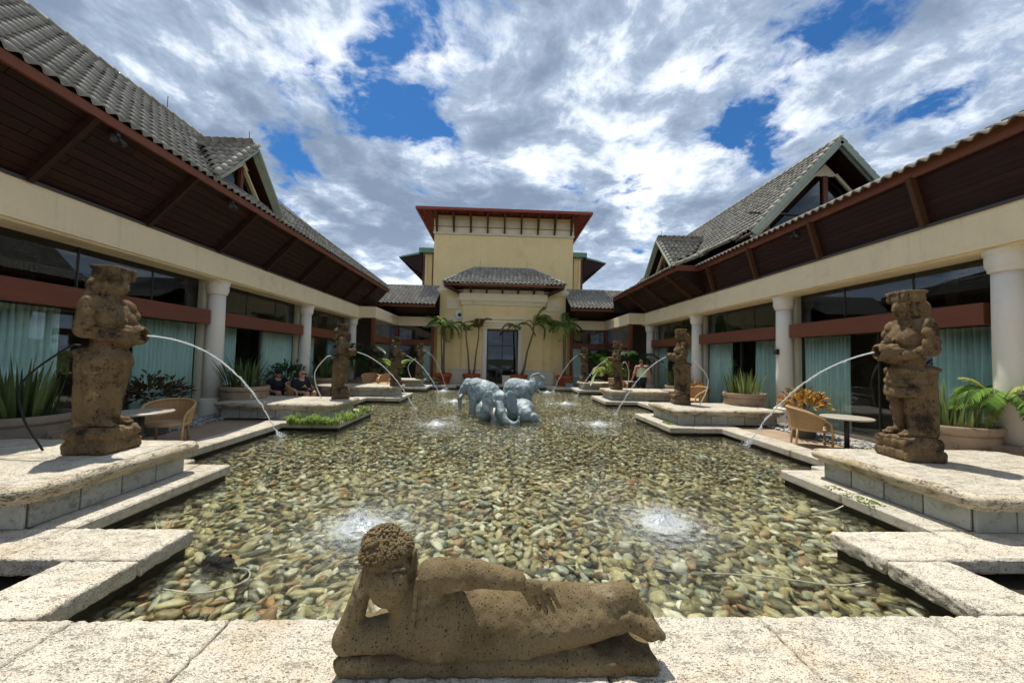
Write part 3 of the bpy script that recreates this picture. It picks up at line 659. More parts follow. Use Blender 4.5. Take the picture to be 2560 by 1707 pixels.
# ---------------------------------------------------------------- wings
COLY = [5.60, 10.32, 15.0, 19.7]
def wing(s):
    nm = 'left' if s < 0 else 'right'
    xc = sx(8.03, s); hx = lambda h: sx(h, s)
    t = thing('wing_building', f'long {nm} wing with cream beam, round columns and tiled roof', 'building', (hx(11), 10, 0), group='wings beside the pool')
    def bx(name, h0, h1, y0, y1, z0, z1, m, parent=None):
        a, b = sorted((hx(h0), hx(h1))); return MB().box(a, b, y0, y1, z0, z1).build(name, M[m], parent or t)
    # beam and its mouldings
    bm = bx('beam', 7.72, 8.34, -10, 20.0, 3.77, 4.36, 'trim')
    bx('top_moulding', 7.69, 8.3, -10, 20.03, 4.362, 4.41, 'mullion', bm); bx('lower_moulding', 7.70, 8.2, -10, 20.02, 3.73, 3.768, 'trim', bm); bx('lower_moulding', 7.76, 8.3, -10, 19.9, 3.69, 3.728, 'trim', bm)
    # columns
    for y in [1.05, COLY[0] - (.45 if s < 0 else 0)] + COLY[1:]:
        c = MB().lathe([(.212, .50), (.210, 1.4), (.202, 2.4), (.190, 3.34)], 28, (xc, y, 0)).build('column', M['column'], t, True)
        smooth_by_angle(MB().lathe([(.285, .06), (.285, .42), (.272, .44), (.276, .47), (.238, .50), (.216, .52)], 28, (xc, y, 0)).build('base', M['column'], c), 30)
        smooth_by_angle(MB().lathe([(.192, 3.32), (.225, 3.335), (.225, 3.37), (.238, 3.40), (.255, 3.44), (.255, 3.60), (.278, 3.63), (.288, 3.69), (.275, 3.70)], 28, (xc, y, 0)).build('capital', M['column'], c), 30)
    if s > 0: MB().bbox(xc - .30, xc - .19, 10.32 - .07, 10.32 + .07, 2.02, 2.18, .012).build('wall_lamp', M['metal_dark'], t)
    # glazing bays
    ys = [-3.6, 1.05] + COLY; hg = 8.30
    for k in range(len(ys) - 1):
        a, b = ys[k] + .1, ys[k + 1] - .1
        if b < 2: continue
        rb = bx('transom_beam', 7.98, 8.22, ys[k] + .30, ys[k + 1] - .26, 2.50, 2.87, 'red_beam')
        n = 3
        for q in range(n):
            p0, p1 = a + (b - a) * q / n, a + (b - a) * (q + 1) / n
            bx('transom_pane', hg, hg + .012, p0 + .012, p1 - .012, 2.86, 3.80, 'glass')
            if q: bx('mullion', hg - .012, hg + .03, p0 - .011, p0 + .011, 2.86, 3.76, 'mullion')
        for q in range(2):
            p0, p1 = a + (b - a) * q / 2, a + (b - a) * (q + 1) / 2
            bx('window_pane', hg + .03, hg + .042, p0 + .015, p1 - .015, .08, 2.52, 'glass')
            bx('mullion', hg + .015, hg + .06, p0 - .014, p0 + .014, .06, 2.50, 'mullion')
        bx('sill', hg - .12, hg + .1, a, b, .0, .10, 'plinth_trim')
    for y in COLY + [1.05]: bx('pier', 8.24, 8.42, y - .16, y + .16, .0, 3.76, 'plinth_trim')
    # interior
    rm = bx('back_wall', 15.9, 16.1, -10, 20, 0, 4.2, 'interior')
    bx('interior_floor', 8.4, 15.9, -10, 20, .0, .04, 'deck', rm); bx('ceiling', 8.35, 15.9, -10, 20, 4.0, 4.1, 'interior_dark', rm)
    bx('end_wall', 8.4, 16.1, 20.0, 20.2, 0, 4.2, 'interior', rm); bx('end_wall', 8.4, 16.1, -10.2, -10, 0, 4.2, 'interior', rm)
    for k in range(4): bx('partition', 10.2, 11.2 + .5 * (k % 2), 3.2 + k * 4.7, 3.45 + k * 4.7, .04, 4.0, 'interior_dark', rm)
    # ---- roof
    if s < 0:
        ex_, ez = -6.5, 5.45
        segs = [(-10, 21.6, -6.5)]
    else:
        ex_, ez = 7.75, 5.30
        segs = [(-10, 13.9, 7.75), (13.9, 21.4, 6.85)]
    roof = None
    for (ya, yb, xe) in segs:
        fb = MB(); fb.box(xe - .03, xe + .03, ya, yb, ez, ez + (.15 if s < 0 else .225)); fas = fb.build('fascia', M['fascia'], t)
        # sloping boarded soffit between beam and eave
        p0 = np.array((hx(7.78), 4.42)); p1 = np.array((xe - s * -.03, ez + .06)); nb = 9; dv = (p1 - p0) / nb; nn = np.array((-dv[1], dv[0])) / np.linalg.norm(dv)
        if nn[1] < 0: nn = -nn
        for q in range(nb):
            a = p0 + dv * (q + .03); b = p0 + dv * (q + .97); th = .03; off = nn * random.uniform(0, .008)
            y_split = [ya, (ya + yb) / 2 + random.uniform(-2, 2), yb]
            for z in range(2):
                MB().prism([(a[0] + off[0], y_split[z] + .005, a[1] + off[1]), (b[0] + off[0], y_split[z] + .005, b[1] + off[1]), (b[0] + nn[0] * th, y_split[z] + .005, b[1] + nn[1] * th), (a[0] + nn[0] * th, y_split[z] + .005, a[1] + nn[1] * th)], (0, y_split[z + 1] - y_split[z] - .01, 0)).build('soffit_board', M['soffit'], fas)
        # braces
        y = 2.0 if ya < 0 else ya + .9
        while y < yb - .3:
            q0 = p0 - nn * .06 + dv * .1; q1 = p1 - nn * .06 - dv * .2
            MB().beam((q0[0], y, q0[1]), (q1[0], y, q1[1]), .08, .13).build('brace', M['brace_shaded' if s < 0 else 'brace'], fas)
            y += 1.96 if s < 0 else 2.25
    if s > 0:   # return of the jog
        MB().box(6.82, 7.78, 13.87, 13.93, ez, ez + .22).build('fascia', M['fascia'], t)
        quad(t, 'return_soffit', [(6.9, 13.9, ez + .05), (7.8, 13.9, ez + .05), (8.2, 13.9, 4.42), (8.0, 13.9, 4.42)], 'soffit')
    return t
LW = wing(-1); RW = wing(1)
def gable_front(parent, apex, half, drop, axis, thick, frame=True):
    pass
# ---- left roof: 45 degree plane, hip, dormer
def left_roof():
    t = LW; xe, ze = -6.47, 5.63
    def xmax(y):
        return np.interp(y, [-10, 11.0, 12.8, 21.8], [8.86, 8.86, 7.62, 6.75])
    def zr(x): return ze + (-x + xe)
    DY, DX, DZ, DH = 9.58, -6.83, 7.08, 1.22       # dormer centre y, face x, apex z, half width
    ru = MB()
    yy = [-10, 11.0, 12.8, 21.8]
    pts = [(xe - .02, -10, ze - .03), (xe - .02, 21.8, ze - .03)] + [(-xmax(y), y, zr(-xmax(y)) - .03) for y in yy[::-1]]
    ru.poly(pts)
    ru.poly([(-8.86, -10, zr(-8.86) - .03), (-8.86, 11, zr(-8.86) - .03), (-7.62, 12.8, zr(-7.62) - .03), (-6.75, 21.8, zr(-6.75) - .03), (-14, 21.8, 4.4), (-16, -10, 4.4)])
    rf = ru.build('roof', M['roof_under'], t)
    sl = 1.10
    def in_dormer(p):     # main tiles hidden under the dormer
        return p[0] < DX + .12 and abs(p[1] - DY) < (DZ - p[2]) / sl - .02
    def keep(u, v, p): return -p[0] < xmax(p[1]) - .02 and not in_dormer(p)
    lay_tiles(rf, (xe, -.5, ze), (0, 1, 0), (-1, 0, 1), keep, 22.2, 3.5, 'left')
    ridge_caps(rf, (-8.86, 2.0, zr(-8.86) + .03), (-8.86, 11.0, zr(-8.86) + .03)); ridge_caps(rf, (-8.86, 11.0, zr(-8.86) + .03), (-7.62, 12.8, zr(-7.62) + .03)); ridge_caps(rf, (-7.62, 12.8, zr(-7.62) + .03), (-6.75, 21.8, zr(-6.75) + .03))
    rod(rf, (-8.86, 9.7, zr(-8.86))); rod(rf, (-8.86, 6.0, zr(-8.86)))
    # dormer
    dormer(t, rf, DX, DY, DZ, DH, sl, -1, lambda x: zr(x), 'left')
def dormer(t, rf, DX, DY, DZ, DH, sl, s, zroof, key):
    """gabled dormer facing the pool; s=-1 on the left wing (faces +x), +1 on the right wing (faces -x)"""
    f = -s                                          # outward direction along x
    over = .38; back = abs(DZ - zroof(DX)) / 1.0 + .1
    xb = DX - f * (back + 1.2)
    n = (1 + sl * sl) ** .5
    for sg in (-1, 1):
        # underside + tiles of each slope
        y1 = DY + sg * DH; z1 = DZ - sl * DH
        q = MB().prism([(DX + f * over, DY, DZ), (DX + f * over, y1, z1), (xb, y1, z1), (xb, DY, DZ)], (0, -sg * .03 * 0, -.05)).build('dormer_roof', M['soffit'], t)
        U = (f * -1 * sg * -1 * 0, 0, 0)
        Vd = np.array((0, -sg, sl)) / n
        Ud = np.array((1, 0, 0)) if sg < 0 else np.array((-1, 0, 0))
        x_start = min(DX + f * over, xb) if sg < 0 else max(DX + f * over, xb)
        def keep(u, v, p): return p[2] > zroof(p[0]) + .02 and p[2] < DZ + .03
        lay_tiles(rf, (x_start, y1, z1 + .03), Ud, Vd, keep, abs(DX + f * over - xb), DH * n, key)
        # verge boards and verge caps
        a = np.array((DX + f * (over + .02), DY, DZ - .03)); b = np.array((DX + f * (over + .02), y1, z1 - .03))
        MB().beam(a, b, .05, .15, (1, 0, 0)).build('verge_board', M['verge'], t)
        MB().beam(a + np.array((-f * .07, 0, -.10)), b + np.array((-f * .07, 0, -.10)), .04, .08, (1, 0, 0)).build('verge_board', M['verge'], t)
        ridge_caps(rf, b + np.array((-f * .06, 0, .08)), a + np.array((-f * .06, 0, .10)), .075, .21, 'verge_tile')
        # inner cream rake
        ai = np.array((DX + f * .04, DY, DZ - .42)); bi = np.array((DX + f * .04, DY + sg * (DH - .33), z1 + .02))
        MB().beam(ai, bi, .05, .10, (1, 0, 0)).build('rake_trim', M['trim'], t)
        # glass
        g = [(DX, DY + sg * .04, DZ - .45), (DX, DY + sg * .04, z1 - .1), (DX, DY + sg * (DH - .4), z1 - .1), (DX, DY + sg * (DH - .4), z1 + .05)]
        MB().prism(g, (-f * .02, 0, 0)).build('gable_pane', M['glass_dark'], t)
    MB().prism([(DX - f * .6, DY - DH, z1 - .1), (DX - f * .6, DY + DH, z1 - .1), (DX - f * .6, DY, DZ - .1)], (-f * .03, 0, 0)).build('gable_back', M['interior_dark'], t)
    MB().prism([(DX + f * .03, DY - .22, DZ - .50), (DX + f * .03, DY + .22, DZ - .50), (DX + f * .03, DY, DZ - .27)], (f * .05, 0, 0)).build('gable_cap', M['trim'], t)
    MB().box(min(DX, DX + f * .08), max(DX, DX + f * .08), DY - .05, DY + .05, z1 - .1, DZ - .49).build('gable_post', M['red_beam'], t)
    ridge_caps(rf, (DX + f * over, DY, DZ + .07), (xb, DY, DZ + .07), .075); rod(rf, (DX + f * .2, DY, DZ))
left_roof()
def right_roof():
    t = RW; ze = 5.48
    sk = math.tan(R(27)); fx, fz = 8.0, 6.02; rx, rz = 10.75, 8.93; sl = (rz - fz) / (rx - fx); GY = 11.5
    ru = MB()
    ru.poly([(7.72, -10, ze - .03), (7.72, 13.9, ze - .03), (8.9, 13.9, ze + .5), (8.9, -10, ze + .5)])
    ru.poly([(6.82, 13.9, ze - .03), (6.82, 21.6, ze - .03), (fx, 21.6, fz - .03), (fx, 13.9, fz - .03)])
    ru.poly([(fx, GY, fz - .03), (fx, 21.6, fz - .03), (rx, 21.6, rz - .03), (rx, GY, rz - .03)]); ru.poly([(rx, GY, rz - .03), (rx, 21.6, rz - .03), (15.5, 21.6, 5), (15.5, GY, 5)])
    ru.poly([(8.9, -10, ze + .48), (8.9, GY, ze + .48), (16, GY, ze + .3), (16, -10, ze + .3)])
    ru.poly([(6.82, 21.6, ze - .03), (fx, 21.6, fz), (rx, 21.6, rz), (15.5, 21.6, 5), (15.5, 21.6, 4.4), (6.9, 21.6, 4.6)])
    rf = ru.build('roof', M['roof_under'], t)
    DY, DX, DZ, DH, ds = 15.65, 7.28, 7.06, 1.42, 1.08
    zr = lambda x: ze + (x - 6.82) * sk if x < fx else fz + (x - fx) * sl
    def ind(p): return p[0] > DX - .12 and abs(p[1] - DY) < (DZ - p[2]) / ds - .02
    Vs = (1, 0, sk)
    lay_tiles(rf, (7.63, 13.9, ze - .02), (0, -1, 0), Vs, None, 14.4, .95, 'right')
    lay_tiles(rf, (6.73, 21.6, ze - .02), (0, -1, 0), Vs, lambda u, v, p: not ind(p) and p[0] < fx, 7.7, 1.6, 'right')
    Vu = (1, 0, sl); Lu = math.hypot(rx - fx, rz - fz)
    lay_tiles(rf, (fx - .05, 21.6, fz - .02), (0, -1, 0), Vu, lambda u, v, p: not ind(p), 21.6 - GY + .5, Lu, 'right')
    ridge_caps(rf, (rx, GY - .5, rz + .05), (rx, 21.6, rz + .05)); ridge_caps(rf, (fx - .1, 13.9, fz + .03), (fx - .1, GY + .2, fz - .05), .07)
    ridge_caps(rf, (6.82, 13.86, ze + .06), (8.1, 13.86, 6.05), .075)
    # gable end facing the camera
    over = .55; gy = GY
    for sg in (-1, 1):
        W_ = 2.9; a = np.array((rx, gy - over, rz - .02)); b = np.array((rx + sg * W_, gy - over, rz - .02 - sl * W_))
        MB().prism([a, b, b + (0, over + .3, 0), a + (0, over + .3, 0)], (0, 0, -.06)).build('gable_soffit', M['soffit'], t)
        MB().beam(a + (0, -.03, -.04), b + (0, -.03, -.04), .18, .05, (0, 1, 0)).build('verge_board', M['verge'], t)
        MB().beam(a + (0, .06, -.15), b + (0, .06, -.15), .10, .05, (0, 1, 0)).build('verge_board', M['verge'], t)
        ridge_caps(rf, b + np.array((0, .05, .08)), a + np.array((0, .05, .10)), .085, .26, 'verge_tile')
        ai = np.array((rx + sg * .35, gy + .02, rz - .85)); bi = np.array((rx + sg * (W_ - .45), gy + .02, rz - .85 - sl * (W_ - .8)))
        MB().beam(ai, bi, .10, .06, (0, 1, 0)).build('rake_trim', M['trim'], t)
        zb = rz - sl * W_ - .1
        MB().prism([(rx + sg * .06, gy + .08, rz - .95), (rx + sg * .06, gy + .08, zb), (rx + sg * (W_ - .75), gy + .08, zb), (rx + sg * (W_ - .75), gy + .08, rz - .95 - sl * (W_ - .9))], (0, .02, 0)).build('gable_pane', M['glass_dark'], t)
    MB().prism([(rx - 3.0, gy + .5, 5.9), (rx + 3, gy + .5, 5.9), (rx, gy + .5, rz - .2)], (0, .03, 0)).build('gable_back', M['interior_dark'], t)
    MB().prism([(rx - .42, gy + .01, rz - .92), (rx + .42, gy + .01, rz - .92), (rx, gy + .01, rz - .50)], (0, .05, 0)).build('gable_cap', M['trim'], t)
    MB().box(rx - .08, rx + .08, gy + .01, gy + .1, 5.6, rz - .9).build('gable_post', M['red_beam'], t); MB().box(rx - 2.05, rx - 1.92, gy + .02, gy + .1, 5.6, rz - 2.6).build('gable_post', M['red_beam'], t)
    MB().box(rx - 2.6, rx, gy + .03, gy + .08, rz - 2.25, rz - 2.20).build('gable_rail', M['mullion'], t)
    dormer(t, rf, DX, DY, DZ, DH, ds, 1, zr, 'right')
right_roof()
# spotlights under the eaves
for (x, y, z, lb) in ((-6.55, 6.3, 5.40, 'small grey spotlight under the left eave, nearest the camera'), (-6.55, 9.0, 5.40, 'small twin spotlight under the left eave below the dormer'), (7.82, 9.3, 5.26, 'small black twin spotlight under the right eave')):
    t = thing('spotlight', lb, 'spotlight', (x, y, z), group='spotlights under the eaves')
    sg = -1 if x < 0 else 1
    MB().box(x - .03, x + .03, y - .03, y + .03, z - .03, z + .04).build('bracket', M['metal_dark'], t)
    for k in (-1, 1): MB().tube([(x + sg * .02, y + k * .05, z - .04), (x - sg * .05, y + k * .09, z - .14)], [.035, .05], 10).build('lamp_head', M['mullion'], t)
# ---------------------------------------------------------------- central building with tower
def central():
    t = thing('central_building', 'yellow central building with tower, hipped tiled porch roof and dark doorway', 'building', (.27, 25, 0))
    cx = .27
    def bx(name, x0, x1, y0, y1, z0, z1, m, parent=None): return MB().box(x0, x1, y0, y1, z0, z1).build(name, M[m], parent or t)
    # tower
    tw = bx('tower', -4.92, 5.46, 27, 36, 0, 12.3, 'stucco')
    bx('frieze', -4.96, 5.50, 26.96, 27.0, 11.02, 11.98, 'trim', tw); bx('band', -5.0, 5.54, 26.92, 26.96, 10.86, 11.06, 'plinth_trim', tw); bx('band', -4.98, 5.52, 26.94, 26.96, 11.42, 11.46, 'mullion', tw)
    for k in range(9):
        x = -4.72 + k * (9.99 / 8)
        MB().prism([(x - .06, 26.93, 11.0), (x - .06, 26.78, 11.05), (x - .06, 26.05, 12.02), (x - .06, 26.05, 12.2), (x - .06, 26.93, 12.2)], (.12, 0, 0)).build('bracket', M['brace'], tw)
    # trellis eave: edge beams and slats
    e = bx('eave_edge', -6.1, 6.64, 25.78, 25.9, 12.25, 12.42, 'trellis', tw); bx('eave_edge', -6.1, -5.98, 25.9, 37, 12.25, 12.42, 'trellis', tw); bx('eave_edge', 6.52, 6.64, 25.9, 37, 12.25, 12.42, 'trellis', tw)
    bx('eave_deck', -6.05, 6.59, 25.85, 37, 12.425, 12.46, 'trellis', tw)
    y = 26.05
    while y < 36: bx('slat', -5.98, -4.93, y, y + .07, 12.28, 12.36, 'trellis', tw); bx('slat', 5.47, 6.52, y, y + .07, 12.28, 12.36, 'trellis', tw); y += .38
    for k in range(3): bx('slat', -5.98 + k * .33, -5.9 + k * .33, 25.9, 36, 12.37, 12.42, 'trellis', tw); bx('slat', 5.6 + k * .33, 5.68 + k * .33, 25.9, 36, 12.37, 12.42, 'trellis', tw)
    x = -5.6
    while x < 6.4: bx('slat', x, x + .07, 25.9, 27, 12.28, 12.36, 'trellis', tw); x += .42
    bx('penthouse', -3.1, 3.45, 28.2, 34, 12.46, 13.05, 'plinth_trim', tw); bx('penthouse_roof', -3.2, 3.55, 28.1, 34.1, 13.05, 13.14, 'mullion', tw)
    # side bays with green roofs
    for s in (-1, 1):
        a = cx + s * 5.19; b = cx + s * 6.4
        x0, x1 = sorted((a, b)); bay = bx('side_bay', x0, x1, 29, 36, 0, 9.9, 'stucco')
        bx('downpipe', *sorted((b - s * .02, b - s * .16)), 28.9, 29, 4, 9.8, 'red_beam', bay); bx('downpipe', *sorted((a + s * .3, a + s * .45)), 28.9, 29, 4, 9.9, 'red_beam', bay); bx('corner_trim', *sorted((b - s * .2, b - s * .36)), 28.93, 29, 4, 9.8, 'trim', bay)
        bx('green_parapet', *sorted((a, b + s * .25)), 28.6, 36, 9.92, 10.28, 'green_metal', bay)
        xe = cx + s * 8.2
        MB().prism([(b + s * .2, 28.7, 9.95), (xe, 28.7, 9.55), (xe, 28.7, 9.45), (b + s * .2, 28.7, 9.8)], (0, 10, 0)).build('green_roof', M['green_metal'], bay)
        MB().prism([(b, 28.75, 9.8), (xe - s * .05, 28.75, 9.44), (xe - s * .15, 28.75, 9.36), (b, 28.75, 8.3)], (0, .12, 0)).build('eave_bracket', M['soffit'], bay)
        for k in range(6): MB().prism([(b, 30 + k * 1.5, 9.8), (xe - s * .05, 30 + k * 1.5, 9.44), (xe - s * .3, 30 + k * 1.5, 9.2), (b, 30 + k * 1.5, 8.0)], (0, .12, 0)).build('eave_bracket', M['soffit'], bay)
        MB().prism([(b, 28.8, 9.78), (xe - s * .05, 28.8, 9.43), (xe - s * .05, 28.8, 9.40), (b, 28.8, 9.70)], (0, 9.8, 0)).build('soffit', M['soffit'], bay)
    # wide middle block behind the porch
    sw = MB()
    for (a, b, z0, z1) in ((-4.08, -.80, 0, 6.16), (1.36, 4.62, 0, 6.16), (-.80, 1.36, 3.7, 6.16)): sw.box(a, b, 24.6, 27, z0, z1)
    mb = sw.build('side_wall', M['stucco'], t); bx('hall_back', -.8, 1.36, 26.9, 26.98, 0, 3.7, 'interior_dark', mb); bx('hall_floor', -.8, 1.36, 24.6, 26.9, .0, .05, 'interior_dark', mb)
    bx('cornice', -4.16, 4.70, 24.5, 27, 6.16, 6.36, 'trim', mb); bx('cornice', -4.12, 4.66, 24.55, 24.6, 6.02, 6.16, 'trim', mb)
    fy = 24.6
    for s in (-1, 1):
        x0, x1 = sorted((cx + s * 3.78, cx + s * 2.95)); bx('wall_panel', x0, x1, fy - .05, fy, 4.98, 5.78, 'trim', mb)
        x0, x1 = sorted((cx + s * 4.36, cx + s * 2.5)); bx('string_course', x0, x1, fy - .04, fy, 3.78, 4.40, 'trim', mb)
        md = smooth_by_angle(MB().lathe([(.30, 0), (.30, .05), (.26, .08), (.14, .08), (.13, .05)], 24).xf(rotm(R(90), 0, 0), (cx + s * 2.9, fy - .04, 4.58)).build('medallion', M['column'], mb), 30)
        MB().lathe([(.135, .0), (.135, .055)], 20).xf(rotm(R(90), 0, 0), (cx + s * 2.9, fy - .04, 4.58)).build('medallion_hole', M['metal_dark'], md)
        x0, x1 = sorted((cx + s * 3.30, cx + s * 2.72)); bx('pilaster', x0, x1, fy - .10, fy, 0, 3.45, 'stucco', mb)
        bx('pilaster_cap', x0 - .07, x1 + .07, fy - .17, fy, 3.58, 3.74, 'trim', mb); bx('pilaster_cap', x0 - .03, x1 + .03, fy - .13, fy, 3.45, 3.58, 'trim', mb)
        x0, x1 = sorted((cx + s * 3.42, cx + s * 1.42)); pb = bx('base_block', x0, x1, fy - .36, fy, 0, .94, 'plinth_trim', mb); bx('base_cap', x0 - .03, x1 + .03, fy - .39, fy, .94, 1.0, 'plinth_trim', mb)
        # carved finial at the cornice corner
        x = cx + s * 4.0
        MB().prism([(x - .32, 24.62, 6.36), (x + .32, 24.62, 6.36), (x + .3, 24.62, 6.62), (x + .12, 24.62, 6.66), (x + .1, 24.62, 6.95), (x, 24.62, 7.05), (x - .1, 24.62, 6.95), (x - .12, 24.62, 6.66), (x - .3, 24.62, 6.62)], (0, .18, 0)).build('finial', M['plinth_trim'], mb)
    # porch
    p = MB(); py = 24.3
    for (a, b, z0, z1) in ((-2.42, -.78, 0, 5.25), (1.34, 2.98, 0, 5.25), (-.78, 1.34, 3.66, 5.25)): p.box(a, b, py, 24.62, z0, z1)
    pc = p.build('porch_wall', M['stucco'], t)
    bx('porch_cornice', -2.50, 3.06, py - .06, 24.6, 5.26, 5.40, 'trim', pc); bx('porch_cornice', -2.56, 3.12, py - .12, 24.6, 5.40, 5.52, 'trim', pc); bx('porch_cornice', -2.64, 3.20, py - .2, 24.6, 5.52, 6.0, 'trim', pc); bx('porch_top', -2.4, 2.98, py - .02, 24.6, 6.0, 6.45, 'trim', pc)
    # door surround
    for (x0, x1) in ((-1.02, -.76), (1.32, 1.58)): bx('door_jamb', x0, x1, py - .08, py + .3, 0, 3.70, 'column', pc)
    for k, (z0, z1, dx, dy) in enumerate(((3.70, 3.86, .0, .09), (3.87, 4.05, .02, .13), (4.06, 4.12, .05, .17), (4.13, 4.30, .0, .11), (4.31, 4.42, .04, .18))): bx('door_lintel', -1.06 - dx, 1.62 + dx, py - dy, py, z0, z1, 'trim', pc)
    d = bx('doorway', -.76, 1.32, 24.9, 24.93, .06, 3.66, 'door_dark', t)
    for (x0, x1) in ((-.76, -.70), (.25, .31), (1.26, 1.32)): bx('door_stile', x0, x1, 24.84, 24.9, .06, 3.66, 'mullion', d)
    for z in (.12, .95, 2.55, 3.6): bx('door_rail', -.70, 1.26, 24.85, 24.89, z, z + .06, 'mullion', d)
    # hipped porch roof
    ez, ey = 6.52, 23.35; xl, xr = -3.62, 4.25; rl, rr, rzz, ry = -1.80, 2.24, 7.98, 25.5
    hr = MB().poly([(xl, ey, ez), (xr, ey, ez), (rr, ry, rzz), (rl, ry, rzz)]).poly([(xl, ey, ez), (rl, ry, rzz), (xl, 27, ez)]).poly([(xr, ey, ez), (xr, 27, ez), (rr, ry, rzz)]).build('porch_roof', M['roof_under'], t)
    bx('eave_board', xl + .02, xr - .02, ey + .03, ey + .12, ez - .16, ez - .02, 'fascia', hr)
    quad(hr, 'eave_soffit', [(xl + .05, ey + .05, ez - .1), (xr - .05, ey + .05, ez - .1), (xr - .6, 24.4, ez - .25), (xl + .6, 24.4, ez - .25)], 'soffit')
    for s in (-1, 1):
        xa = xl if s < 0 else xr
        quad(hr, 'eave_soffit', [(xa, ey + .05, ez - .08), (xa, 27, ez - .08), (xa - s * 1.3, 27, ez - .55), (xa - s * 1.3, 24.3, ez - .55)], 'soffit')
        MB().beam((xa - s * .1, ey + .1, ez - .15), (xa - s * 1.2, 24.35, ez - .6), .14, .2).build('eave_brace', M['brace'], hr)
    for k in range(5): MB().beam((-1.9 + k * 1.05, ey + .1, ez - .12), (-1.9 + k * 1.05, 24.35, ez - .42), .12, .16).build('eave_brace', M['brace'], hr)
    dl = math.hypot(ry - ey, rzz - ez)
    def kf(u, v, q): f = v / dl; return xl + (rl - xl) * f - .05 < q[0] < xr + (rr - xr) * f + .05
    lay_tiles(hr, (xl, ey - .02, ez + .02), (1, 0, 0), (0, ry - ey, rzz - ez), kf, xr - xl, dl, 'centre', .285)
    ridge_caps(hr, (rl, ry, rzz + .05), (rr, ry, rzz + .05)); ridge_caps(hr, (xl, ey, ez + .07), (rl, ry, rzz + .05)); ridge_caps(hr, (xr, ey, ez + .07), (rr, ry, rzz + .05))
    rod(hr, (-1.4, 25.5, rzz + .1), .5); rod(hr, (1.9, 25.5, rzz + .1), .5)
    # connecting roofs and return beams
    for s in (-1, 1):
        ye, zee, yr, zr_ = 22.7, 4.98, 25.7, 6.62
        xa, xb = sorted((cx + s * 4.25, cx + s * 10.5))
        cr = MB().poly([(xa, ye, zee), (xb, ye, zee), (xb, yr, zr_), (xa, yr, zr_)]).build('link_roof', M['roof_under'], t)
        lay_tiles(cr, (xa, ye - .02, zee + .02), (1, 0, 0), (0, yr - ye, zr_ - zee), None, xb - xa - .1, math.hypot(yr - ye, zr_ - zee), 'link%d' % s, .25)
        bx('eave_board', xa, xb, ye + .05, ye + .12, zee - .16, zee - .02, 'fascia', cr); quad(cr, 'eave_soffit', [(xa, ye + .1, zee - .1), (xb, ye + .1, zee - .1), (xb, 24.5, 4.5), (xa, 24.5, 4.5)], 'soffit')
        ridge_caps(cr, (xa, yr, zr_ + .05), (xb, yr, zr_ + .05))
        bx('frieze_wall', xa, xb, 24.56, 24.6, 4.36, 5.9, 'soffit', cr)
        # returns of the cream beam
        h = lambda v: cx + s * v
        bm = bx('return_beam', *sorted((h(7.71), h(6.86))), 19.75, 20.02, 3.77, 4.36, 'trim'); bx('return_beam', *sorted((h(7.12), h(6.86))), 20.02, 24.35, 3.77, 4.36, 'trim'); bx('return_beam', *sorted((h(6.86), h(4.36))), 24.35, 24.6, 3.77, 4.36, 'trim')
        xa, xb = sorted((h(8.3), h(6.95))); quad(t, 'ceiling', [(xa, 19.8, 4.38), (xb, 19.8, 4.38), (xb, 24.5, 4.38), (xa, 24.5, 4.38)], 'soffit')
        for (xx, yy) in ((6.99, 19.88), (4.65, 24.48), (6.99, 24.4)): bx('post', *sorted((h(xx - .09), h(xx + .09))), yy - .09, yy + .09, 0, 3.77, 'red_beam', bm)
        bx('transom_beam', *sorted((h(7.0), h(4.75))), 24.42, 24.55, 2.5, 2.85, 'red_beam', bm); bx('transom_beam', *sorted((h(7.06), h(6.94))), 19.98, 24.3, 2.5, 2.85, 'red_beam', bm)
        for k in range(2): bx('window_pane', *sorted((h(4.75 + k * 1.12), h(5.83 + k * 1.12))), 24.52, 24.53, .06, 3.77, 'glass', bm)
        for k in range(3): bx('window_pane', *sorted((h(7.0), h(7.01))), 20.0 + k * 1.45, 21.42 + k * 1.45, .06, 3.77, 'glass', bm)
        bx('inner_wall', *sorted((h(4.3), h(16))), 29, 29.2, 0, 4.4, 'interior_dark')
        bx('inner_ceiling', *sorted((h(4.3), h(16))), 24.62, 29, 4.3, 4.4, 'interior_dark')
    return t
CB = central()
finish_tiles()
# ---------------------------------------------------------------- carved figures
M['statue'] = pitted('weathered brown statue stone', (.175, .118, .062), (.018, .016, .011), rough=.9, pscale=30, pamt=.7, stain=[((.035, .027, .02), .50, .64, 1.9), ((.30, .215, .11), .55, .70, 3.1), ((.42, .37, .28), .67, .74, 14.0)], var=.45, pth=(.61, .70), bump=.9, bd=.016, isl=.05)
M['lava'] = pitted('porous tuff', (.178, .134, .072), (.016, .012, .007), vor=60.0, rough=.95, pscale=62, pamt=.7, stain=[((.12, .086, .042), .47, .66, 3.0), ((.26, .21, .135), .55, .70, 5.5)], var=.22, pth=(.60, .67), bump=.9, bd=.010, vth=((1.0, .70, .32), (2.2, .58, .35), (.42, .90, .20)))
M['bronze'] = surf('pale blue grey bronze', (.255, .325, .35), .42, .40, 4.0, .9, 13, .45, stain=((.55, .61, .63), .50, .64, 2.6), bdist=.05)  # pale streaks, strengthened to put sunlit-against-shadow contrast into the colour
M['tusk'] = surf('pale tusk', (.62, .62, .57), .5, .15, 6)
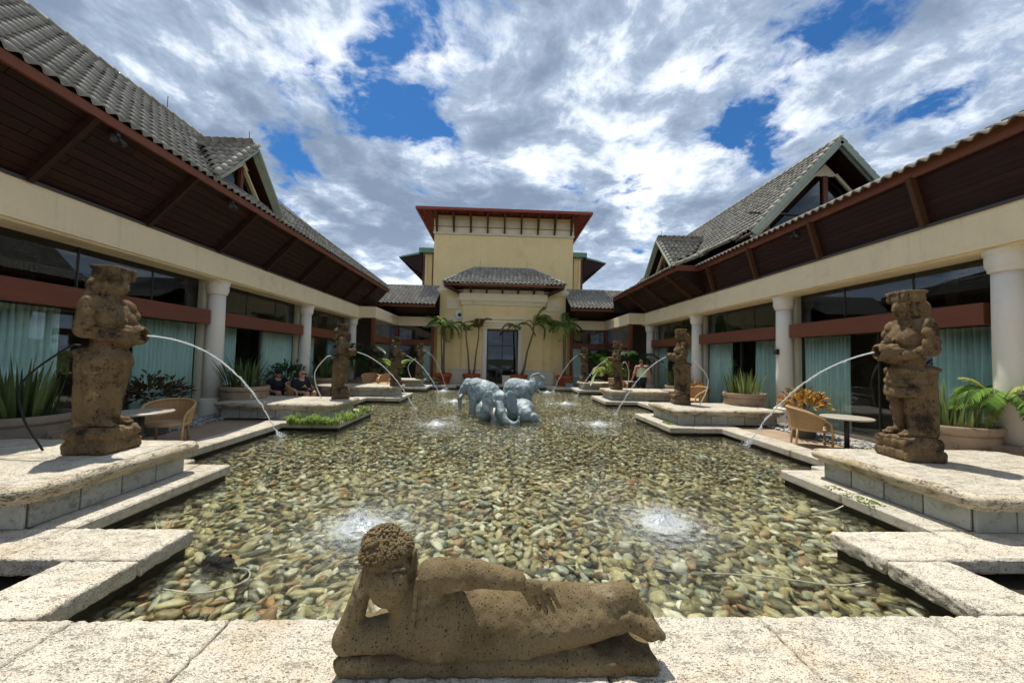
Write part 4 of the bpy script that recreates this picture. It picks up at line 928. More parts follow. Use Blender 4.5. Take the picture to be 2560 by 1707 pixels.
def bearer(kind):
    """standing water bearer facing +x, base at z=0"""
    P = []
    e = lambda c, r, k=.05, Mx=None: P.append(('e', c, r, Mx, k * .55) if Mx is not None else ('e', c, r, k * .55))
    c = lambda a, b, ra, rb, k=.04: P.append(('c', a, b, ra, rb, k * .55))
    b = lambda ce, h, r, k=.02: P.append(('b', ce, h, r, k))
    cut = lambda a, b_, ra, rb, k=.012: P.append(('-c', a, b_, ra, rb, k))
    for s in (-1, 1):
        if kind == 'wrap':
            c((.03, s * .125, .40), (.05, s * .13, .66), .085, .105); c((.05, s * .13, .66), (.0, s * .14, .98), .115, .15)
        c((-.02, s * .125, .36), (.19, s * .145, .35), .075, .055, .03)
        for q in range(4): c((.2, s * .145 + (q - 1.5) * .028, .345), (.265 - abs(q - 1) * .012, s * .15 + (q - 1.5) * .034, .335), .022, .02, .01)
    if kind != 'skirt': b((-.17, 0, .76), (.12, .24, .48), .09, .08)
    else: c((-.20, -.09, .36), (-.17, -.15, 1.15), .12, .13, .06); c((-.20, .09, .36), (-.17, .15, 1.15), .12, .13, .06)
    if kind == 'wrap':
        e((.0, 0, 1.06), (.255, .315, .23), .06)
        for (z, d, r) in ((.93, .02, .045), (1.00, .03, .04), (1.08, .02, .04), (1.16, -.01, .04)):
            pts = [(.0 + .25 * math.cos(a), .30 * math.sin(a), z - d * 3 * math.cos(a)) for a in np.linspace(-1.5, 1.5, 7)]
            for i in range(6): c(pts[i], pts[i + 1], r, r, .03)
        c((.25, -.05, 1.12), (.24, -.10, .80), .05, .035, .03); c((.24, .0, 1.12), (.22, .02, .9), .04, .03, .03)
    else:
        c((-.02, 0, .42), (.0, 0, 1.1), .165, .27, .06); c((-.03, -.09, .40), (.0, -.15, 1.0), .135, .165, .03); c((-.03, .09, .40), (.0, .15, 1.0), .135, .165, .03)
        for (y, x) in ((-.06, .20), (.07, .205), (-.17, .14), (.18, .14)): cut((x + .03, y, .40), (x + .07, y * 1.2, 1.0), .022, .014, .03)
        c((.16, .0, 1.15), (.20, -.02, .46), .06, .045, .05)
        e((-.0, 0, 1.10), (.275, .325, .17), .06)
    e((-.17, 0, 1.21), (.21, .31, .065), .03)
    c((.0, 0, 1.15), (.0, 0, 1.5), .215, .2, .06); e((.0, 0, 1.62), (.205, .285, .25), .06)
    for s in (-1, 1): e((.13, s * .115, 1.62), (.115, .12, .115), .05)
    c((-.02, -.25, 1.80), (-.02, .25, 1.80), .105, .105, .06)
    hz = {'wrap': 1.42, 'skirt': 1.42, 'high': 1.72}[kind if kind in ('wrap', 'skirt') else 'high']
    for s in (-1, 1):
        if kind == 'high':
            c((-.02, s * .32, 1.79), (.08, s * .37, 1.52), .10, .08); c((.08, s * .37, 1.52), (.21, s * .14, 1.70), .078, .06)
        else:
            c((-.03, s * .325, 1.79), (-.05, s * .375, 1.48), .105, .09); c((-.05, s * .375, 1.48), (.19, s * .17, hz - .02), .088, .062)
        for q in range(4): c((.18, s * .175, hz + .05 - q * .035), (.29, s * .135, hz + .055 - q * .035), .024, .02, .006)
        c((-.06, s * .36, 1.70), (.02, s * .38, 1.70), .075, .075, .02)
        c((-.10, s * .35, 1.56), (.03, s * .385, 1.56), .072, .072, .02)
    # vessel
    e((.23, 0, hz), (.18, .155, .145), .015); c((.32, 0, hz + .01), (.39, 0, hz + .02), .10, .105, .03); c((.395, 0, hz + .02), (.42, 0, hz + .02), .122, .122, .012)
    P.append(('-c', (.36, 0, hz + .02), (.52, 0, hz + .02), .072, .078, .008))
    for a in np.linspace(0, 6.28, 9)[:-1]: cut((.14, .17 * math.cos(a), hz + .16 * math.sin(a)), (.33, .14 * math.cos(a), hz + .13 * math.sin(a)), .012, .012, .012)
    # neck, head, face
    c((-.01, 0, 1.84), (.02, 0, 1.97), .105, .095, .04); c((.03, -.09, 1.87), (.07, .09, 1.84), .045, .045, .03)
    e((.035, 0, 2.055), (.155, .145, .175), .03); e((.10, 0, 1.955), (.065, .075, .05), .03)
    c((.185, 0, 2.09), (.212, 0, 2.02), .018, .028, .012); e((.185, 0, 1.975), (.025, .045, .014), .01)
    for s in (-1, 1):
        e((.165, s * .058, 2.075), (.02, .032, .016), .012); c((.172, s * .02, 2.112), (.155, s * .095, 2.118), .014, .012, .012)
        e((.03, s * .155, 2.05), (.04, .03, .075), .015); e((.0, s * .155, 1.96), (.035, .035, .05), .012)
        e((-.13, s * .11, 2.02), (.09, .07, .11), .02); e((-.22, s * .12, 1.90), (.07, .07, .08), .015)
    b((.01, 0, 2.205), (.175, .185, .075), .03, .02); b((.0, 0, 2.265), (.185, .20, .025), .02, .01)
    e((-.20, 0, 2.02), (.135, .16, .16), .04); e((-.26, 0, 1.88), (.10, .13, .11), .02)
    for a in np.linspace(-1.4, 1.4, 7): cut((.19 * math.cos(a) + .0, .205 * math.sin(a), 2.14), (.19 * math.cos(a), .205 * math.sin(a), 2.25), .012, .012, .012)
    c((.12, -.10, 1.76), (.22, 0, 1.60), .02, .02, .015); c((.12, .10, 1.76), (.22, 0, 1.60), .02, .02, .015)
    return P
def bearer_base():
    P = [('b', (.02, 0, .075), (.305, .325, .075), .05, .02), ('b', (.02, 0, .225), (.285, .305, .085), .06, .02), ('-c', (-.4, -.345, .15), (.4, -.345, .15), .035, .035, .012), ('-c', (.345, -.4, .15), (.345, .4, .15), .035, .035, .012), ('-c', (-.4, .345, .15), (.4, .345, .15), .035, .035, .012)]
    for k in range(4): P.append(('e', (.30, -.24 + k * .16, .225), (.03, .065, .05), .012)); P.append(('e', (-.22 + k * .16, -.305, .225), (.075, .03, .05), .02))
    return P
def make_figure(kind, vox, seed):
    V, F = sculpt(bearer(kind), vox, (-.50, -.56, .22), (.74, .56, 2.36), rough_noise(.0032, 45, seed)); a = make_mesh('body', V, F, True); a.materials.append(M['statue'])
    V, F = sculpt(bearer_base(), vox, (-.42, -.46, -.03), (.46, .46, .36), rough_noise(.005, 40, seed + 1)); V[:, 2] = np.maximum(V[:, 2], 0.001); b = make_mesh('base', V, F, True); b.materials.append(M['statue'])
    return a, b
FIG = {'skirt': make_figure('skirt', .0115, 3), 'wrap': make_figure('wrap', .0115, 9), 'high': make_figure('high', .024, 21)}
STAT = [(-4.88, 4.78, 'skirt', 4, 1.0, 'weathered brown stone woman in a long skirt pouring water, nearest statue on the left'),
        (-4.50, 10.75, 'skirt', 18, .93, 'brown stone water bearer on the second left plinth, before the seated people'),
        (-4.26, 15.6, 'wrap', 2, .89, 'dark brown stone water bearer on the third plinth on the left'),
        (-4.36, 20.75, 'high', -8, .86, 'small dark water bearer on the farthest left plinth, jar held at its chest'),
        (5.66, 4.85, 'wrap', 172, 1.0, 'brown stone figure with bare calves holding a jar, nearest statue on the right'),
        (5.46, 10.75, 'skirt', 168, .97, 'brown stone water bearer on the second plinth on the right with white hose behind'),
        (5.16, 15.75, 'wrap', 178, .91, 'brown stone water bearer on the third plinth on the right before the pale palm'),
        (4.92, 20.75, 'high', 188, .86, 'small water bearer on the farthest right plinth beside the terracotta pot')]
for (x, y, kind, rz, sc, lb) in STAT:
    t = thing('statue', lb, 'statue', (x, y, .502), R(rz), 'water bearer statues on the plinths')
    a, b = FIG[kind]
    for me, nm in ((a, 'body'), (b, 'base')): o = link(nm, me, None, t); o.scale = (sc * .80, sc * .78, sc)
# ---------------------------------------------------------------- reclining figure on the front paving
def recliner():
    def B(zx, zy, y=2.05):
        px = 780 + zx / 2.502; py = 1280 + zy / 2.502
        X = -.81 + .002174 * (px - 850) - .000093 * (1560 - py); Z = .32 + .00209 * (1560 - py) - .0000124 * (px - 850); k = y / 2.05
        return (X * k, y, 1.75 + (Z - 1.75) * k)
    P = []
    e = lambda c, r, k=.04, Mx=None: P.append(('e', c, r, Mx, k) if Mx is not None else ('e', c, r, k))
    c = lambda a, b, ra, rb, k=.03: P.append(('c', a, b, ra, rb, k))
    cut = lambda a, b, ra, rb, k=.008: P.append(('-c', a, b, ra * 1.7, rb * 1.7, k * .5))
    # torso, hips, legs
    e(B(775, 650, 2.10), (.205, .155, .20), .03); e(B(720, 500, 2.10), (.12, .12, .14), .03); e(B(1010, 690, 2.15), (.32, .15, .178), .10); e(B(1300, 690, 2.16), (.29, .16, .185), .12)
    c(B(640, 770, 2.09), B(1100, 800, 2.13), .10, .11, .08)
    c(B(1300, 620, 2.19), B(1880, 560, 2.16), .155, .085, .05); c(B(1280, 740, 2.12), B(1900, 660, 2.10), .145, .075, .02)
    c(B(1860, 550, 2.13), B(1945, 520, 2.13), .085, .072, .03)
    # feet
    c(B(1945, 520, 2.12), B(2080, 655, 2.10), .066, .045, .03)
    for q in range(5): c(B(2065 + q * 12, 620 + q * 20, 2.13 - q * .022), B(2128 + q * 12, 690 + q * 22, 2.11 - q * .022), .021, .019 + .004 * (q == 4), .004)
    c(B(1960, 660, 2.06), B(2100, 755, 2.03), .055, .042, .02); c(B(2080, 740, 2.03), B(2135, 775, 2.02), .028, .022, .012)
    e(B(1945, 500, 2.15), (.045, .05, .04), .03)
    # upper arm resting along the body
    c(B(740, 400, 2.06), B(1020, 385, 2.00), .088, .068, .02); c(B(1020, 385, 2.00), B(1275, 428, 1.945), .066, .046, .012); e(B(1360, 475, 1.93), (.062, .034, .046), .008)
    for (a, b_) in (((1362, 500), (1402, 605)), ((1402, 498), (1450, 622)), ((1440, 492), (1496, 620)), ((1470, 478), (1528, 585))): c(B(*a, 1.915), B(*b_, 1.915), .0165, .013, .002)
    c(B(1300, 465, 1.925), B(1352, 575, 1.92), .017, .013, .003)
    # propping arm
    c(B(560, 745, 2.08), B(225, 785, 2.02), .095, .074, .04); c(B(215, 790, 2.02), B(318, 470, 2.06), .066, .046, .02); c(B(318, 470, 2.06), B(375, 330, 2.10), .045, .040, .02)
    # neck and head
    c(B(600, 640, 2.09), B(540, 500, 2.07), .095, .078, .04)
    Mh = rotm(0, R(-9), 0)
    e(B(482, 405, 2.06), (.122, .125, .150), .02, Mh); e(B(498, 515, 2.0), (.055, .06, .040), .03)
    e(B(465, 240, 2.07), (.136, .138, .082), .008, Mh); e(B(436, 165, 2.085), (.098, .105, .055), .010, Mh); cut(B(350, 215, 1.96), B(545, 150, 1.95), .007, .007, .010)
    # face
    c(B(478, 372, 1.95), B(492, 446, 1.922), .011, .018, .008); e(B(496, 487, 1.930), (.038, .016, .011), .004); e(B(497, 504, 1.932), (.030, .016, .012), .004); cut(B(468, 496, 1.92), B(525, 496, 1.92), .004, .004, .006)
    for (x, s) in ((432, -1), (538, 1)):
        P.append(('-e', B(x, 398, 1.935), (.036, .016, .020), .014)); e(B(x, 404, 1.952), (.034, .020, .016), .004); cut(B(x - 26, 412, 1.934), B(x + 26, 410, 1.934), .003, .003, .006); c(B(x - 36, 366, 1.955), B(x + 32, 360, 1.955), .008, .008, .010)
        e(B(x - s * 6, 450, 1.96), (.045, .035, .04), .03)
    e(B(352, 400, 2.05), (.018, .04, .07), .01); e(B(628, 320, 2.07), (.018, .045, .075), .01); c(B(630, 330, 2.07), B(645, 455, 2.07), .022, .022, .012)
    # creases: under the arm, between the fingers, between the legs, round the neck
    for (a, b_) in (((1384, 520), (1428, 622)), ((1423, 515), (1475, 628)), ((1458, 508), (1515, 605))): cut(B(*a, 1.905), B(*b_, 1.905), .0065, .0065, .003)
    cut(B(1430, 738, 1.985), B(1950, 622, 2.03), .014, .012, .014)
    cut(B(560, 560, 1.985), B(640, 590, 1.985), .005, .005, .006); cut(B(555, 595, 1.985), B(640, 622, 1.985), .005, .005, .006)
    c(B(650, 430, 1.99), B(612, 720, 1.955), .014, .016, .008)
    # robe folds and waist line
    for q in range(4): cut(B(690 + q * 18, 450 + q * 12, 1.965), B(735 + q * 22, 610, 1.945), .006, .006, .006)
    cut(B(1278, 360, 1.91), B(1240, 480, 1.895), .007, .007, .006)
    cut(B(640, 460, 1.96), B(625, 700, 1.93), .006, .006, .012)
    lo, hi = (-1.0, 1.78, .13), (1.08, 2.42, 1.0)
    nz = rough_noise(.0014, 70, 5)
    V, F = sculpt(P, .0066, lo, hi, nz)
    t = thing('reclining_statue', 'porous brown stone reclining figure propped on its elbow on the front paving', 'statue', (.05, 2.1, .10))
    o = obj('body', V, F, M['lava'], t, True)
    # curls of hair
    g = MB(); hv, hf = ico(0)
    base = [(B(465, 240, 2.07), (.138, .140, .084)), (B(436, 165, 2.08), (.100, .107, .057))]
    for (cc, rr) in base:
        for k in range(420 if rr[0] > .11 else 200):
            z = random.uniform(-.15, 1); a = random.uniform(0, 6.28); q = (1 - z * z) ** .5
            d = Mh @ np.array((rr[0] * q * math.cos(a), rr[1] * q * math.sin(a), rr[2] * z))
            g.add(hv * random.uniform(.008, .012) + np.array(cc) + d, hf)
    g.build('hair_curls', M['lava'], t, True)
    # rough base block
    Pb = [('b', (.05, 2.17, .12), (.845, .20, .05), .03, .02), ('b', (-.08, 2.20, .16), (.62, .17, .045), .04, .05), ('b', (.74, 2.28, .19), (.10, .09, .08), .03, .04), ('b', (-.71, 2.10, .165), (.09, .14, .035), .02, .02)]
    V, F = sculpt(Pb, .014, (-1.0, 1.75, .05), (1.1, 2.46, .34), rough_noise(.004, 30, 8)); V[:, 2] = np.maximum(V[:, 2], .104); obj('base', V, F, M['lava'], t, True)
recliner()
# ---------------------------------------------------------------- bronze elephants in the pool
sqx = lambda x: .2 + (x - .2) * .88
def eleph(label, P, lo, hi, tusks=(), vox=.026, loc=None):
    t = thing('elephant_statue', label, 'elephant statue', loc, group='bronze elephants bathing in the pool')
    V, F = sculpt(P, vox, lo, hi, rough_noise(.005, 26, 4)); V[:, 0] = sqx(V[:, 0]); obj('body', V, F, M['bronze'], t, True)
    for (a, m_, b) in tusks: MB().tube([(sqx(q[0]), q[1], q[2]) for q in (a, m_, b)], [.038, .032, .012], 8).build('tusk', M['tusk'], t, True)
def E(c, r, k=.08, Mx=None): return ('e', c, r, Mx, k) if Mx is not None else ('e', c, r, k)
def K(a, b, ra, rb, k=.06): return ('c', a, b, ra, rb, k)
rz = lambda d: rotm(0, 0, R(d))
eleph('blue grey bronze elephant on the left, turned away with its head to the left',
      [E((-.60, 12.75, .56), (.66, .45, .44), .1, rotm(0, R(9), R(-14))), E((-.88, 12.70, .76), (.32, .34, .29), .1), E((-.25, 12.75, .50), (.36, .40, .38), .1), E((-1.16, 12.62, .74), (.25, .25, .29), .06), E((-1.16, 12.62, .95), (.13, .15, .09), .06),
       E((-1.06, 12.33, .66), (.17, .045, .29), .02, rotm(0, R(-8), R(-30))), K((-1.36, 12.55, .70), (-1.46, 12.5, .40), .115, .085), K((-1.46, 12.5, .40), (-1.44, 12.5, .0), .085, .06),
       K((-.92, 12.40, .4), (-.95, 12.36, -.3), .16, .13), K((-.98, 12.95, .4), (-1.0, 12.95, -.3), .16, .13), K((-.12, 12.5, .3), (-.1, 12.45, -.3), .18, .14), K((-.1, 13.0, .3), (-.1, 13.05, -.3), .18, .14),
       ('-c', (-.62, 12.30, .85), (-.80, 12.30, .25), .02, .02, .05), ('-c', (-.30, 12.33, .8), (-.42, 12.32, .2), .02, .02, .05)], (-1.75, 12.0, -.32), (.35, 13.6, 1.25), (((-1.36, 12.42, .52), (-1.44, 12.36, .42), (-1.50, 12.32, .40)),), loc=(-.6, 12.7, -.1))
eleph('pale bronze elephant on the right with raised trunk spouting water',
      [E((.86, 13.25, .60), (.66, .43, .42), .1, rotm(0, R(-4), R(6))), E((.62, 13.25, .72), (.36, .37, .32), .1), E((1.42, 13.05, .80), (.24, .23, .27), .06), E((1.45, 13.05, 1.0), (.12, .13, .08), .05),
       E((1.33, 12.80, .74), (.045, .15, .25), .02, rotm(0, 0, R(55))), K((1.60, 13.02, .80), (1.80, 12.98, .86), .11, .085), K((1.80, 12.98, .86), (1.82, 12.98, 1.06), .08, .065), K((1.82, 12.98, 1.06), (1.62, 13.0, 1.22), .062, .045), K((1.62, 13.0, 1.22), (1.46, 13.0, 1.20), .045, .035),
       K((1.55, 13.0, .66), (1.62, 12.98, .56), .07, .04), K((.40, 12.98, .35), (.38, 12.95, -.3), .19, .15), K((.4, 13.5, .35), (.4, 13.5, -.3), .18, .15), K((1.22, 12.98, .4), (1.22, 12.95, -.3), .15, .12), K((1.2, 13.45, .4), (1.2, 13.45, -.3), .15, .12),
       ('-c', (.95, 12.82, .9), (.85, 12.82, .3), .02, .02, .05)], (.0, 12.5, -.32), (2.1, 13.9, 1.40), (((1.60, 12.86, .66), (1.70, 12.80, .58), (1.80, 12.78, .60)), ), loc=(.9, 13.2, -.1))
def ear(s, cx):
    out = [E((cx + s * .39, 10.93, .47), (.225, .038, .33), .015, rotm(R(-8), R(s * -10), R(s * 22))), E((cx + s * .30, 10.93, .25), (.14, .045, .22), .02, rotm(0, R(s * 24), R(s * 20)))]
    for k in range(6):
        a = R(200 + k * 24) if s < 0 else R(-20 - k * 24)
        out.append(('-c', (cx + s * .30 + .16 * math.cos(a), 10.87, .40 + .16 * math.sin(a)), (cx + s * .38 + .34 * math.cos(a), 10.86, .40 + .40 * math.sin(a)), .010, .014, .02))
    return out
hx_ = .06
eleph('bronze elephant at the front facing the camera with spread ears and tusks',
      ear(-1, hx_) + ear(1, hx_) + [E((hx_, 10.92, .50), (.25, .26, .30), .05), E((hx_, 10.80, .62), (.19, .16, .13), .06), K((hx_, 10.68, .40), (hx_ + .06, 10.50, .18), .155, .125, .06), K((hx_ + .06, 10.5, .18), (hx_ + .20, 10.40, .0), .12, .10), K((hx_ + .2, 10.40, .0), (hx_ + .42, 10.32, -.10), .095, .075), K((hx_ + .42, 10.32, -.10), (hx_ + .60, 10.30, -.04), .07, .05), K((hx_ + .6, 10.3, -.04), (hx_ + .62, 10.32, .10), .045, .035),
       E((hx_ - .15, 10.72, .47), (.05, .05, .05), .03), E((hx_ + .15, 10.72, .47), (.05, .05, .05), .03), ('-e', (hx_ - .155, 10.665, .475), (.03, .03, .022), .01), ('-e', (hx_ + .155, 10.665, .475), (.03, .03, .022), .01),
       E((.30, 11.5, .18), (.55, .60, .42), .1), E((.86, 11.35, .16), (.44, .42, .36), .06), E((.93, 11.02, .08), (.27, .22, .25), .04), E((1.20, 10.95, .0), (.20, .17, .16), .03), K((1.28, 10.9, -.02), (1.45, 10.85, -.10), .09, .06, .04), K((hx_ - .05, 10.95, .2), (hx_ - .1, 10.8, -.3), .22, .2), E((-.42, 11.35, .12), (.34, .4, .34), .08)]
      + [('-c', (hx_ - .12 + .04 * k, 10.535 - .035 * k, .30 - .07 * k), (hx_ + .14 + .04 * k, 10.535 - .035 * k, .28 - .07 * k), .010, .010, .02) for k in range(5)],
      (-.95, 10.1, -.32), (1.6, 12.2, .98), (((hx_ - .16, 10.66, .30), (hx_ - .19, 10.56, .17), (hx_ - .17, 10.50, .07)), ((hx_ + .17, 10.66, .32), (hx_ + .22, 10.58, .22), (hx_ + .24, 10.52, .14))), vox=.022, loc=(.1, 11, -.1))
# ---------------------------------------------------------------- people
M['skin'] = surf('skin', (.52, .27, .19), .55, .1, 8, .05, 60, .35)
M['skin_tan'] = surf('tanned skin', (.42, .20, .13), .55, .1, 8, .05, 60, .35)
M['tank'] = surf('pale green tank top', (.52, .62, .40), .85, .12, 6, .3, 30, .15, bdist=.02)
M['black_cloth'] = surf('black cloth', (.022, .024, .032), .85, .2, 7, .3, 30, .15, bdist=.02)
M['navy_cloth'] = surf('navy cloth', (.03, .035, .06), .85, .2, 7, .3, 30, .15, bdist=.02)
M['yellow_print'] = surf('yellow print', (.75, .55, .05), .8, .1, 9)
M['hair'] = surf('short brown hair', (.09, .06, .04), .8, .3, 40, .4, 90)
def figure_prims(joint, r=1.0):
    return None
def hand(a, d, s):
    """palm and five bent fingers from wrist a along d (unit), s = thumb side"""
    a = np.array(a); d = np.array(d); sd = np.array(s); P = [K(tuple(a), tuple(a + d * .08), .030, .036, .02)]
    for q in range(4):
        b = a + d * .085 + sd * (.030 - q * .020); m_ = b + d * (.045 - .006 * abs(q - 1)); n_ = m_ + d * .03 + np.array((0, -.015, -.005)); P += [K(tuple(b), tuple(m_), .0105, .0095, .004), K(tuple(m_), tuple(n_), .0095, .008, .004)]
    b = a + d * .03 + sd * .03; P += [K(tuple(b), tuple(b + sd * .03 + d * .03), .013, .011, .006), K(tuple(b + sd * .03 + d * .03), tuple(b + sd * .035 + d * .06), .011, .009, .004)]
    return P
def head(c, f, rt, tilt=0):
    """head centred at c, facing unit f, right unit rt"""
    c = np.array(c); f = np.array(f); rt = np.array(rt); up = np.array((0, 0, 1.0)); Mx = np.stack([f, rt, up], 1)
    p = lambda a, b, z: tuple(c + f * a + rt * b + up * z)
    P = [E(p(-.01, 0, .02), (.098, .076, .105), .02, Mx), E(p(.03, 0, -.06), (.062, .055, .06), .03, Mx), K(p(.092, 0, .015), p(.108, 0, -.022), .009, .014, .01), E(p(.085, 0, -.062), (.016, .026, .010), .006, Mx), K(p(-.02, 0, -.08), p(-.03, 0, -.17), .056, .062, .03)]
    for s in (-1, 1): P += [E(p(-.01, s * .078, -.005), (.018, .012, .032), .006, Mx), ('-e', p(.088, s * .032, .02), (.012, .016, .010), .008), E(p(.076, s * .032, .018), (.012, .014, .009), .004, Mx)]
    return P
# man walking away in a tank top
def walker():
    X, Y = 6.72, 16.9; t = thing('person', 'person in a pale green tank top and black shorts walking away at right', 'person', (X, Y, .06))
    o = lambda x, y, z: (X + x, Y + y, .06 + z)
    f = np.array((.15, .98, 0)); f /= np.linalg.norm(f); rt = np.array((f[1], -f[0], 0))
    P = head(o(-.02, .0, 1.60), f, rt)
    P += [E(o(0, 0, 1.22), (.24, .14, .27), .06), E(o(0, 0, .98), (.22, .15, .16), .06), K(o(-.2, 0, 1.40), o(.2, 0, 1.40), .085, .085, .06)]
    for s in (-1, 1):
        P += [K(o(s * .25, 0, 1.40), o(s * .36, -.03, 1.10), .075, .055), K(o(s * .36, -.03, 1.10), o(s * .43, .03, .86), .052, .035)] + hand(o(s * .43, .03, .86), (s * .18, .12, -.97), (-s * .3, .9, .1))
        dy = .16 * s
        P += [K(o(s * .10, 0, .92), o(s * .11, .06 + dy * .6, .50), .105, .07), K(o(s * .11, .06 + dy * .6, .50), o(s * .12, dy - .05 * (s < 0), .08), .068, .042), K(o(s * .12, dy - .08, .05), o(s * .13, dy + .12, .04), .045, .04)]
    V, F = sculpt(P, .0145, o(-.62, -.45, -.03), o(.62, .45, 1.80)); obj('body', V, F, M['skin_tan'], t, True)
    V, F = sculpt([E(o(0, 0, 1.20), (.262, .165, .26), .05), E(o(0, 0, 1.0), (.245, .172, .15), .05), K(o(-.13, 0, 1.42), o(.13, 0, 1.42), .08, .08, .05), ('-c', o(-.33, 0, 1.40), o(-.27, 0, 1.22), .085, .07, .02), ('-c', o(.33, 0, 1.40), o(.27, 0, 1.22), .085, .07, .02), ('-c', o(0, -.2, 1.56), o(0, .2, 1.56), .09, .09, .02)], .016, o(-.35, -.25, .8), o(.35, .25, 1.6)); obj('tank_top', V, F, M['tank'], t, True)
    V, F = sculpt([E(o(0, 0, .90), (.235, .17, .13), .05), K(o(-.11, 0, .86), o(-.12, -.02, .52), .135, .11), K(o(.11, 0, .86), o(.12, .09, .52), .135, .11)], .018, o(-.35, -.3, .35), o(.35, .35, 1.1)); obj('shorts', V, F, M['black_cloth'], t, True)
    V, F = sculpt([E(o(-.03, -.02, 1.655), (.09, .10, .085), .02), ('-b', o(0, .12, 1.55), (.2, .09, .1), .01, .01)], .012, o(-.18, -.2, 1.5), o(.18, .2, 1.8)); obj('hair', V, F, M['hair'], t, True)
walker()
def sitter(X, Y, rzv, label, shirt, bald=True, cap=False):
    t = thing('person', label, 'person', (X, Y, .06), group='people seated behind the left plinth')
    Rm = rotm(0, 0, rzv)
    def o(x, y, z): v = Rm @ np.array((x, y, 0)); return (X + v[0], Y + v[1], .06 + z)
    f = Rm @ np.array((1, 0, 0)); rt = Rm @ np.array((0, -1, 0))
    P = head(o(.02, 0, 1.05), f, rt)
    P += [E(o(-.02, 0, .66), (.16, .20, .24), .05), E(o(.0, 0, .46), (.18, .20, .13), .05), K(o(-.03, -.17, .83), o(-.03, .17, .83), .08, .08, .05)]
    for s in (-1, 1):
        P += [K(o(-.03, s * .22, .82), o(.02, s * .26, .56), .062, .05), K(o(.02, s * .26, .56), o(.24, s * .20, .52), .048, .034)] + hand(o(.24, s * .2, .52), Rm @ np.array((.96, -s * .2, .1)), Rm @ np.array((0, -s, .2)))
        P += [K(o(.02, s * .10, .46), o(.42, s * .12, .48), .095, .07), K(o(.42, s * .12, .48), o(.46, s * .12, .09), .066, .042), K(o(.44, s * .12, .05), o(.62, s * .13, .04), .044, .038)]
    V, F = sculpt(P, .0135, (X - .8, Y - .8, .03), (X + .8, Y + .8, 1.32)); obj('body', V, F, M['skin'], t, True)
    V, F = sculpt([E(o(-.02, 0, .64), (.178, .222, .25), .05), E(o(.0, 0, .46), (.195, .215, .13), .05), K(o(-.03, -.18, .83), o(-.03, .18, .83), .085, .085, .05), K(o(-.03, -.22, .82), o(.0, -.26, .66), .082, .075), K(o(-.03, .22, .82), o(.0, .26, .66), .082, .075), ('-c', o(.02, 0, .95), o(.02, 0, 1.1), .075, .09, .02)], .015, (X - .5, Y - .5, .3), (X + .5, Y + .5, 1.1)); obj('shirt', V, F, M[shirt], t, True)
    V, F = sculpt([K(o(.02, s * .10, .46), o(.40, s * .12, .49), .108, .085) for s in (-1, 1)], .017, (X - .7, Y - .7, .25), (X + .7, Y + .7, .75)); obj('shorts', V, F, M['navy_cloth'], t, True)
    MB().tube([o(.10, -.085, 1.075), o(.125, -.04, 1.078), o(.132, 0, 1.075), o(.125, .04, 1.078), o(.10, .085, 1.075)], [.014, .024, .012, .024, .014], 6).build('sunglasses', M['metal_dark'], t)
    if bald:
        pr = MB()
        for (a, b_, r_) in ((.0, .70, .055), (.05, .66, .04), (-.06, .67, .035)): q = np.array(o(.166, a, b_)); pr.add(ico(0)[0] * np.array((.022, r_, r_ * .6)) + q, ico(0)[1])
        pr.build('chest_print', M['yellow_print'], t, True)
    if cap:
        V, F = sculpt([E(o(.01, 0, 1.12), (.105, .09, .08), .02), K(o(.08, 0, 1.10), o(.18, 0, 1.09), .055, .05, .03), ('-b', o(.0, 0, 1.0), (.2, .2, .085), .01, .01)], .012, (X - .3, Y - .3, .95), (X + .35, Y + .3, 1.25)); obj('cap', V, F, M['black_cloth'], t, True)
sitter(-6.14, 11.75, R(-25), 'bald person in sunglasses and black shirt with yellow print sitting at left', 'black_cloth')
sitter(-6.88, 11.80, R(-40), 'person in dark clothes and dark cap sitting beside the bald one', 'black_cloth', False, True)
# ---------------------------------------------------------------- curtains
def curtain(s, y0, y1, label, h=8.47, z1=2.50):
    x = sx(h, s); n = max(24, int((y1 - y0) / .022)); V = []; F = []; ph = random.uniform(0, 6)
    for i in range(n + 1):
        f = i / n; y = y0 + (y1 - y0) * f
        w_ = .062 * math.sin(f * (y1 - y0) / .105 * 6.283 + ph + .8 * math.sin(f * 9 + ph)) + .012 * math.sin(f * 71)
        for (z, k) in ((.07, 1.15), (1.2, 1.0), (z1, .75)): V.append((x + w_ * k, y + .012 * math.sin(f * 47 + z * 2), z))
    for i in range(n):
        for j in range(2): a = i * 3 + j; F.append((a, a + 1, a + 4, a + 3))
    o = obj('curtain', V, F, M['curtain'], None, True); o.modifiers.new('cloth', 'SOLIDIFY').thickness = .004
    tag(o, label, 'curtain', 'teal curtains behind the glass')
for (a, b, l) in ((6.05, 7.15, 'teal pleated curtain behind the nearest left statue'), (8.5, 10.12, 'teal pleated curtain just before the first left column in view'), (10.55, 11.75, 'teal pleated curtain just past the first left column in view'),
                  (13.05, 14.75, 'teal pleated curtain just before the second left column, above the seated people'), (15.3, 16.5, 'teal pleated curtain just past the second left column'), (17.85, 19.4, 'teal pleated curtain before the last left column')):
    curtain(-1, a, b, l)
for (a, b, l) in ((6.0, 7.05, 'pale teal pleated curtain behind the nearest right statue'), (8.75, 10.1, 'teal pleated curtain above the right croton, beside the column with the lamp'), (10.6, 12.1, 'teal pleated curtain above the striped plant on the right'),
                  (13.4, 14.8, 'teal pleated curtain above the red croton on the right'), (15.3, 16.8, 'teal pleated curtain behind the second right statue'), (18.5, 19.5, 'teal pleated curtain beside the last right column')):
    curtain(1, a, b, l)
